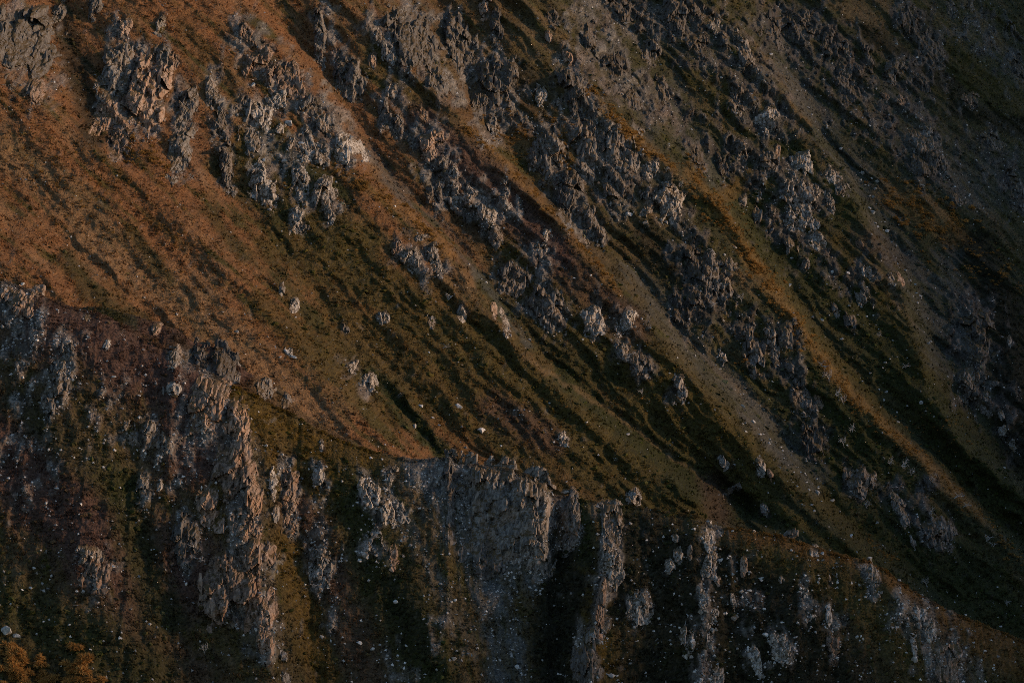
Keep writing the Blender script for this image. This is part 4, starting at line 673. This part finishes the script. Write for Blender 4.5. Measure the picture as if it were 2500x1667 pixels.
# merged small rubble, too small and too many to count
def random_uv(sf, n, rg):
    if sf == 'F': u = rg.uniform(-120, 2470, n); v = rg.uniform(-100, 1480, n); ok = v < crest_v(u) + 30
    elif sf == 'S': u = rg.uniform(170, 900, n); vc = np.interp(u, [q[0] for q in shoulder_crest], [q[1] for q in shoulder_crest]); v = vc + rg.uniform(1, 90, n); ok = v < crest_v(u) + 30
    else: u = rg.uniform(-60, 2410, n); v = rg.uniform(640, 1620, n); ok = v > crest_v(u) + 2
    return u[ok], v[ok]
def sample_cover(sf, x, z):
    S = SURF[sf]; g = S.g
    a = np.clip(((x - S.x[0]) / g), 0, len(S.x) - 1).astype(int)
    b = (z - S.z[0]) / g if sf == 'F' else (S.zc(x) - z) / g
    b = np.clip(b, 0, S.C.shape[0] - 1).astype(int)
    return S.C[b, a]
def sample_rock(sf, x, z):
    S = SURF[sf]; g = S.g; a = np.clip(((x - S.x[0]) / g), 0, len(S.x) - 1).astype(int)
    b = np.clip((z - S.z[0]) / g if sf == 'F' else (S.zc(x) - z) / g, 0, S.rock[0].shape[0] - 1).astype(int); return S.rock[0][b, a]
def greyness(c):
    mx = c.max(-1); mn = c.min(-1); return np.clip(1 - (mx - mn) / (mx + 1e-4) * 2.2, 0, 1)
OCT_V = np.array([(1, 0, 0), (-1, 0, 0), (0, 1, 0), (0, -1, 0), (0, 0, 1), (0, 0, -1)], float) * .5
OCT_F = np.array([(0, 2, 4), (2, 1, 4), (1, 3, 4), (3, 0, 4), (2, 0, 5), (1, 2, 5), (3, 1, 5), (0, 3, 5)])
def scatter_mesh(name, P, V0, F0, scale, rg, colr=None, jitter=.3, smooth=False, yaw_only=False):
    n = len(P); nv = len(V0)
    a = rg.uniform(0, 2 * np.pi, n); b = rg.uniform(-.5, .5, n) * (0 if yaw_only else 1)
    ca, sa, cb, sb = np.cos(a), np.sin(a), np.cos(b), np.sin(b)
    V = V0[None] * (1 + rg.uniform(-jitter, jitter, (n, nv, 1))) * scale[:, None, :]
    x = V[..., 0] * ca[:, None] - V[..., 1] * sa[:, None]; y = V[..., 0] * sa[:, None] + V[..., 1] * ca[:, None]; z = V[..., 2]
    x, z = x * cb[:, None] + z * sb[:, None], -x * sb[:, None] + z * cb[:, None]
    VV = np.stack([x, y, z], -1) + P[:, None, :]
    FF = F0[None] + (np.arange(n) * nv)[:, None, None]
    C_ = None if colr is None else np.repeat(colr, nv, 0)
    return mesh_np(name, VV.reshape(-1, 3), FF.reshape(-1, F0.shape[1]), C_, smooth)
rg = np.random.default_rng(77)
for sf, N, lab in (('F', 150000, 'small grey rubble strewn over gullies and slopes of the mountainside'), ('N', 90000, 'small grey rubble strewn over the near ridge')):
    u, v = random_uv(sf, N, rg); x, z = SURF[sf].xz(u, v); cc = sample_cover(sf, x, z); gr = greyness(cc) * (cc.mean(-1) > .06)
    pn = fbm(u / 30, v / 45, 3, 900)
    vs_ = fbm(u / 9, v / 26, 3, 905); pr = ((.22 if sf == 'N' else .09) * sstep(.12, .4, vs_ + .5 * pn) ) * np.where((u > 1430) & (v > 1200), 2.0, .75) + .01 + .75 * gr * (.3 + sstep(-.2, .4, pn)); rm = sample_rock(sf, x, z); rm2 = sample_rock(sf, x, z + 1.5); pr = pr + .12 * np.clip(np.maximum(rm, rm2) * 2, 0, 1) * (rm < .8); sel = rg.random(len(u)) < pr
    x, z = x[sel], z[sel]; y = SURF[sf].depth(x, z); n = len(x)
    s = (.13 + .34 * rg.random(n) ** 3) if sf == 'F' else (.13 + .36 * rg.random(n) ** 2.2)
    sc3 = np.stack([s * rg.uniform(.8, 1.5, n), s, s * rg.uniform(.6, 1.2, n)], -1)
    tone = rg.uniform(.14, .5, n) + .22 * (rg.random(n) < .3)
    cl = tone[:, None] * np.array((1.0, .99, .97))
    o = new_obj('rubble', scatter_mesh('rubble', np.stack([x, y - .03, z], -1), OCT_V, OCT_F, sc3, rg, cl), None, M_TUFT); o['kind'] = 'stuff'; o['label'] = lab; o['category'] = 'rubble'

# ------------------------------------------------------------------ grass tufts and dwarf scrub
def tufts(sf, N, name, lab, hgt):
    S = SURF[sf]; u, v = random_uv(sf, N, rg); x, z = S.xz(u, v); cc = sample_cover(sf, x, z); gr = greyness(cc)
    cl = fbm(x / 1.7, z / 1.3, 3, 960); sel = rg.random(len(u)) < (1 - .85 * gr) * (.12 + .88 * sstep(-.25, .25, cl)) * 1.25; cl = cl[sel]; x, z, cc = x[sel], z[sel], cc[sel]; y = S.depth(x, z); n = len(x)
    B = 3; ang = rg.uniform(0, 2 * np.pi, (n, B)); hh = hgt * rg.uniform(.5, 1.25, (n, 1)) * (1 + .9 * np.clip(cl, -.5, .7))[:, None]; wd = hh * rg.uniform(.16, .3, (n, B))
    base = np.stack([x, y, z], -1)[:, None, :] + rg.normal(0, .07, (n, B, 3)) * np.array((1, .5, .5))
    lean = np.stack([.35 * np.cos(ang) + .12, -.35 + .35 * np.sin(ang), .75 + 0 * ang], -1) * hh[..., None]
    side = np.stack([-np.sin(ang), np.cos(ang), .2 * np.cos(ang)], -1) * wd[..., None]
    dn = np.array((0, .05, -.05))
    V = np.stack([base - side + dn, base + side + dn, base + lean], 2).reshape(-1, 3)
    Fc = np.arange(len(V)).reshape(-1, 3)
    m = .75 + 1.7 * rg.random((n, 1)) ** 1.6; c_ = np.clip(cc * m + rg.uniform(0, .012, (n, 1)), 0, .6)
    o = new_obj(name, mesh_np(name, V, Fc, np.repeat(c_, B * 3, 0)), None, M_BLADE); o['kind'] = 'stuff'; o['label'] = lab; o['category'] = 'grass'
tufts('F', 190000, 'grass', 'coarse brown and olive grass covering the mountainside', .36)
tufts('N', 130000, 'grass', 'dark heathery grass covering the near ridge', .27)

tufts('S', 5000, 'grass', 'dry grass on the shoulder behind the near crest', .27)

ICO = bmesh.new(); bmesh.ops.create_icosphere(ICO, subdivisions=1, radius=1); ICO_V = np.array([v_.co[:] for v_ in ICO.verts]); ICO_F = np.array([[q.index for q in f_.verts] for f_ in ICO.faces]); ICO.free()
def scrub(sf, N, lab):
    S = SURF[sf]; u, v = random_uv(sf, N, rg); x, z = S.xz(u, v); cc = sample_cover(sf, x, z); lum = cc.mean(-1)
    pn = fbm(u / 25, v / 25, 3, 950)
    sel = rg.random(len(u)) < (.55 * sstep(.06, .028, lum) + .015) * sstep(-.25, .3, pn); x, z, cc = x[sel], z[sel], cc[sel]; y = S.depth(x, z); n = len(x)
    up = ICO_V.copy(); r = (.16 + .3 * rg.random(n) ** 2) * (1 if sf == 'F' else .8)
    sc3 = np.stack([r * rg.uniform(1, 1.7, n), r, r * rg.uniform(.6, .95, n)], -1)
    cl = np.clip(cc * rg.uniform(.7, 1.5, (n, 1)) * np.array((.9, 1.05, .8)), .006, .2)
    o = new_obj('scrub', scatter_mesh('scrub', np.stack([x, y - .02, z], -1), up, ICO_F, sc3, rg, cl, .42), None, M_TUFT); o['kind'] = 'stuff'; o['label'] = lab; o['category'] = 'scrub'
scrub('F', 34000, 'low dark green dwarf scrub on the mountainside'); scrub('N', 15000, 'low dark green dwarf scrub on the near ridge')

# ------------------------------------------------------------------ golden tussocks
def blade_set(seed, n, wid):
    r_ = np.random.default_rng(seed); vs = []
    lobes = [(r_.uniform(-.3, .3), r_.uniform(-.3, .3), r_.uniform(.6, 1.1)) for _ in range(4)]
    for _ in range(n):
        lx, ly, ls = lobes[r_.integers(4)]; a = r_.uniform(0, 6.283); e = r_.uniform(-.1, 1.45)
        d = np.array((math.cos(a) * math.cos(e), math.sin(a) * math.cos(e), math.sin(e))); c0 = np.array((lx, ly, .1))
        tw = r_.uniform(0, 3.14); t_ = (np.array((-math.sin(a), math.cos(a), 0)) * math.cos(tw) + np.array((0, 0, 1)) * math.sin(tw)) * wid
        b0 = c0 + d * ls * r_.uniform(.1, .3); tip = c0 + d * ls * r_.uniform(.36, .56) + np.array((0, 0, -.1 * math.cos(e)))
        vs += [b0 - t_, b0 + t_, tip]
    return np.array(vs)
def tussock_mesh(seed, mat, n, wid):
    V = blade_set(seed, n, wid); me = bpy.data.meshes.new('tussock'); me.from_pydata([tuple(q) for q in V], [], np.arange(len(V)).reshape(-1, 3).tolist()); me.materials.append(mat); return me
TUS = [tussock_mesh(i, M_GOLD, 110, .07) for i in range(6)]; CUS = [tussock_mesh(20 + i, M_CUSH, 420, .045) for i in range(5)]
FAN = blade_set(50, 30, .12); FAN_F = np.arange(len(FAN)).reshape(-1, 3)
lines = [  # surface, line, half width, individuals, merged, size range, label
    ('F', [(785, 384), (835, 434), (918, 478), (985, 530), (1035, 585)], 12, 34, 160, 8, 14, 'golden tussock lining the crest left of the upper scree chute'),
    ('F', [(1061, 290), (1152, 370), (1250, 470), (1335, 575), (1420, 670)], 7, 50, 120, 7, 12, 'golden tussock on the dotted crest right of the maroon heather'),
    ('F', [(1350, 210), (1402, 274), (1452, 320), (1540, 400)], 11, 40, 160, 8, 13, 'orange-gold tussock on the crest above the horseshoe crag'),
    ('F', [(1575, 385), (1640, 470), (1690, 550)], 22, 34, 200, 7, 12, 'golden tussock on the broad slope above the shattered crag group'),
    ('F', [(1700, 570), (1760, 650), (1852, 785)], 16, 44, 260, 7, 12, 'golden tussock packed along the crest above the overhanging crag'),
    ('F', [(1852, 790), (1960, 925), (2100, 1045)], 12, 24, 240, 7, 11, 'golden tussock on the thin crest line toward the lower right'),
    ('F', [(2040, 455), (2130, 485), (2200, 540)], 36, 24, 200, 9, 16, 'brownish gold shrub in the thicket beside the right gully'),
    ('F', [(290, 335), (340, 350), (400, 400)], 26, 16, 70, 9, 14, 'orange tussock in the cluster under the twin slab crag'),
    ('F', [(60, 330), (150, 420), (300, 500), (440, 520)], 60, 8, 60, 8, 12, 'orange tussock dotted over the left brown slope'),
    ('F', [(1280, 280), (1300, 380)], 20, 8, 90, 7, 12, 'golden scrub tussock between the leaning and horseshoe crags'),
    ('F', [(1120, 270), (1200, 320), (1240, 420)], 30, 0, 160, 7, 12, ''), ('F', [(2100, 1045), (2240, 1180), (2340, 1290)], 16, 0, 200, 7, 11, ''), ('F', [(2200, 560), (2352, 660)], 30, 0, 120, 8, 13, ''), ('F', [(2080, 960), (2200, 1000)], 40, 0, 50, 7, 11, ''), ('F', [(1690, 830), (1740, 760)], 14, 0, 40, 8, 13, ''), ('F', [(1990, 1240), (2080, 1310)], 8, 0, 40, 8, 12, ''), ('F', [(600, 720), (760, 900)], 60, 0, 60, 7, 11, ''), ('F', [(20, 260), (200, 430), (420, 600), (620, 760)], 90, 0, 420, 6, 11, ''), ('F', [(420, 60), (560, 200), (700, 420), (860, 600)], 70, 0, 160, 6, 10, ''), ('F', [(900, 700), (1100, 850), (1350, 1000)], 80, 0, 160, 6, 9, '')]
mp, ms = [], []
rr = random.Random(9)
for sf, pts, hw, ni, nm, a, b, lab in lines:
    for i in range(ni + nm):
        k = rr.randrange(len(pts) - 1); t = rr.random()
        for _try in range(6):
            k = rr.randrange(len(pts) - 1); t = rr.random()
            u = pts[k][0] + (pts[k + 1][0] - pts[k][0]) * t + rr.gauss(0, hw * .8); v = pts[k][1] + (pts[k + 1][1] - pts[k][1]) * t + rr.gauss(0, hw * .8)
            if math.sin(u / 9.3 + 1.7 * math.sin(v / 17)) + math.sin(v / 8.1 + 1.3 * math.sin(u / 23)) > -.15: break
        x, y, z = spt(SURF[sf], u, v)
        if i < ni:
            s = rr.uniform((a + b) / 2, b * 1.15) * y * F * 1.15
            o = new_obj('tussock', TUS[rr.randrange(5)]); o.location = (x, y - .05, z - .08); o.scale = (s * rr.uniform(.9, 1.15), s, s * rr.uniform(.85, 1.1)); o.rotation_euler = (R(rr.uniform(0, 20)), 0, rr.uniform(0, 6.28))
            o['label'] = lab; o['category'] = 'tussock'; o['group'] = lab.replace('tussock', 'tussocks').replace('shrub', 'shrubs')
        else: mp.append((x, y - .05, z + .1)); ms.append(rr.uniform(a * .35, (a + b) / 2) * y * F * .55)
mp = np.array(mp); ms = np.array(ms)
o = new_obj('tussock_mass', scatter_mesh('tussock_mass', mp, FAN, FAN_F, np.stack([ms, ms, ms * .9], -1) * 2.2, rg, np.array((.31, .185, .06)) * rg.uniform(.6, 1.25, (len(mp), 1)), .15, yaw_only=True), None, M_BLADE)
o['kind'] = 'stuff'; o['label'] = 'smaller golden tussocks massed along the spur crests'; o['category'] = 'tussock'
cu = np.array([rr.uniform(-40, 2390) for _ in range(2600)]); cvv = crest_v(cu) + np.array([rr.uniform(0, 7) for _ in range(2600)])
cx_, cz_ = NEAR.xz(cu, cvv); cy_ = NEAR.depth(cx_, cz_); cs = rg.uniform(.12, .42, len(cu)) * (.5 + sstep(-.3, .3, fbm(cu / 25, cu * 0, 2, 970)))
ccol = np.clip(sample_cover('N', cx_, cz_) * rg.uniform(1., 2.6, (len(cu), 1)), .008, .3)
o = new_obj('crest_grass', scatter_mesh('crest_grass', np.stack([cx_, cy_ - .03, cz_ + .02], -1), FAN, FAN_F, np.stack([cs, cs, cs], -1), rg, ccol, .15, yaw_only=True), None, M_BLADE); o['kind'] = 'stuff'; o['label'] = 'ragged grass fringe along the near crest'; o['category'] = 'grass'
# orange cushion shrubs at the bottom left corner
spots = []
for (u0, u1, v0, v1, n) in ((0, 60, 1495, 1575, 16), (40, 112, 1510, 1575, 12), (20, 60, 1482, 1505, 4), (150, 210, 1498, 1575, 15), (166, 182, 1482, 1496, 2), (100, 130, 1550, 1575, 3), (222, 245, 1555, 1572, 2)):
    for _ in range(n): spots.append((rr.uniform(u0, u1), rr.uniform(v0, v1), rr.uniform(20, 34)))
its = []
for u, v, px in spots:
    x, y, z = spt(NEAR, u, v); s = px * y * F * 1.3
    o = new_obj('cushion_shrub', CUS[rr.randrange(4)]); o.location = (x, y - s * .25, z - .1); o.scale = (s, s, s * rr.uniform(.8, 1)); o.rotation_euler = (R(rr.uniform(0, 15)), 0, rr.uniform(0, 6.28)); o['category'] = 'shrub'
    o['label'] = ('orange cushion shrub in the thicket at the bottom left corner' if u < 135 else 'orange cushion shrub in the round clump beside the bottom left thicket'); o['group'] = 'orange shrubs in the corner thicket' if u < 135 else 'orange shrubs in the round clump'

# ------------------------------------------------------------------ bleached dead shrubs
def dead_mesh(seed):
    r_ = random.Random(seed); vs, fs = [], []
    def limb(p, d, L, rad, depth):
        n = 3; pts = [p]; 
        for i in range(n):
            d = d + np.array([r_.gauss(0, .22) for _ in range(3)]); d /= np.linalg.norm(d); pts.append(pts[-1] + d * L / n)
        k0 = len(vs)
        for i, q in enumerate(pts):
            rr_ = rad * (1 - .6 * i / n); a = np.cross(d, (0, 0, 1.0)); a = a / (np.linalg.norm(a) + 1e-6); b_ = np.cross(d, a)
            for t in range(3): vs.append(tuple(q + rr_ * (a * math.cos(t * 2.094) + b_ * math.sin(t * 2.094))))
        for i in range(n):
            for t in range(3): fs.append((k0 + i * 3 + t, k0 + i * 3 + (t + 1) % 3, k0 + i * 3 + 3 + (t + 1) % 3, k0 + i * 3 + 3 + t))
        if depth > 0:
            for q in pts[1:]:
                for _ in range(r_.choice((1, 1, 2))):
                    e = d + np.array([r_.gauss(0, .75) for _ in range(3)]); limb(q, e / np.linalg.norm(e), L * r_.uniform(.45, .7), rad * .6, depth - 1)
    for _ in range(r_.choice((2, 3))):
        limb(np.zeros(3), np.array((r_.uniform(-.6, .9), -.5, r_.uniform(.3, .9))), r_.uniform(.45, .7), .035, 2)
    me = bpy.data.meshes.new('dead_shrub'); me.from_pydata(vs, [], fs); me.materials.append(M_DEAD); return me
DEAD = [dead_mesh(i) for i in range(6)]
its = []
for sf, u, v, px in [('F', 575, 396, 40), ('F', 578, 450, 20), ('F', 1030, 690, 34), ('F', 1268, 722, 30), ('F', 1275, 700, 24), ('F', 1434, 826, 32), ('F', 1452, 816, 26), ('F', 1018, 800, 24), ('F', 1645, 676, 34), ('F', 1632, 705, 30), ('F', 1700, 692, 26), ('F', 1640, 585, 30), ('F', 1880, 840, 30), ('F', 1898, 872, 34), ('F', 1910, 905, 32), ('F', 1930, 925, 28), ('F', 1952, 985, 30), ('F', 1935, 1020, 26), ('F', 2062, 1068, 38), ('F', 2040, 1060, 28), ('F', 2085, 1088, 24), ('F', 2040, 1120, 22), ('F', 2180, 1140, 32), ('F', 2200, 1160, 26), ('F', 2125, 1175, 30), ('F', 2255, 1238, 34), ('F', 2270, 1250, 24), ('F', 2130, 1345, 28), ('F', 2068, 845, 26), ('F', 2020, 770, 22), ('F', 1560, 430, 26), ('F', 1525, 395, 24), ('F', 1990, 1165, 26), ('F', 2310, 1385, 26), ('F', 1475, 905, 20), ('F', 1545, 930, 22),
                     ('N', 452, 1262, 30), ('N', 462, 1290, 34), ('N', 470, 1496, 30), ('N', 735, 1268, 26), ('N', 860, 1235, 24), ('N', 720, 1350, 24)]:
    x, y, z = spt(SURF[sf], u, v); s = px * y * F * .75
    o = new_obj('dead_shrub', DEAD[rr.randrange(6)]); o.location = (x, y - .3, z); o.scale = (s, s, s); o.rotation_euler = (0, 0, rr.uniform(-.8, .8)); o['category'] = 'dead shrub'
    its.append((o, u, v, px, sf, 'bleached'))
name_all(its, 'dead shrub', 'dead shrubs', 'bleached dead shrubs')

# ------------------------------------------------------------------ the rest of the mountain, the valley below, and an added shade-casting spur
def coarse(name, xs, ys, fz, c, label):
    X, Yy = np.meshgrid(xs, ys); P = np.stack([X, Yy, fz(X, Yy)], -1)
    f = grid_faces(len(xs), len(ys)); cc = np.zeros((P.shape[0] * P.shape[1], 3)) + c
    o = new_obj(name, mesh_np(name, P.reshape(-1, 3), f, cc, True), None, M_GROUND); o['kind'] = 'structure'; o['label'] = label
coarse('mountain', np.arange(-500, 501, 10.), np.arange(380, 1100, 10.), lambda x, y: np.minimum((y - Y0 - 14) * A_ - B_ * x, 210 + .0 * x) - 6 * ridged(x / 60, y / 60, 3, 71) - 6, OLIVE, 'the mountain continuing beyond the picture')
coarse('valley_floor', np.linspace(-6000, 6000, 60), np.linspace(-6000, 6000, 60), lambda x, y: -230 + 6 * fbm(x / 300, y / 300, 3, 81), OLIVE * .8, 'valley floor far below')
fy = lambda y: 58 + .0021 * np.clip(y - 680, 0, 500) ** 2  # crest height of the added spur, shaped for the shade it casts
coarse('shade_spur', np.linspace(330, 900, 40), np.linspace(100, 1300, 60), lambda x, y: fy(y) - np.abs(x - 430) * .75 + 14 * fbm(x / 120, y / 120, 3, 91), OLIVE, 'unseen spur added on the right to shade the slopes')
seen = {}
for o in bpy.data.objects:
    if o.get('category') in ('tussock', 'shrub') and o.get('kind') is None: seen.setdefault(o['label'], []).append(o)
for lab, L in seen.items():
    if len(L) < 4: continue
    L.sort(key=lambda o: o.location.z); L[-1]['label'] = 'uppermost ' + lab; L[0]['label'] = 'lowest ' + lab
    M = L[1:-1]; M.sort(key=lambda o: o.location.x); M[0]['label'] = 'leftmost ' + lab; M[-1]['label'] = 'rightmost ' + lab
    B = M[1:-1]; max(B, key=lambda o: o.scale.x)['label'] = 'largest ' + lab
tri = 0
for o in bpy.data.objects:
    if o.type == 'MESH' and o.data.users == 1: tri += sum(len(p.vertices) - 2 for p in o.data.polygons) if len(o.data.polygons) < 1000 else len(o.data.polygons) * (len(o.data.polygons[0].vertices) - 2)
print('TRIANGLES', tri, 'objects', len(bpy.data.objects))
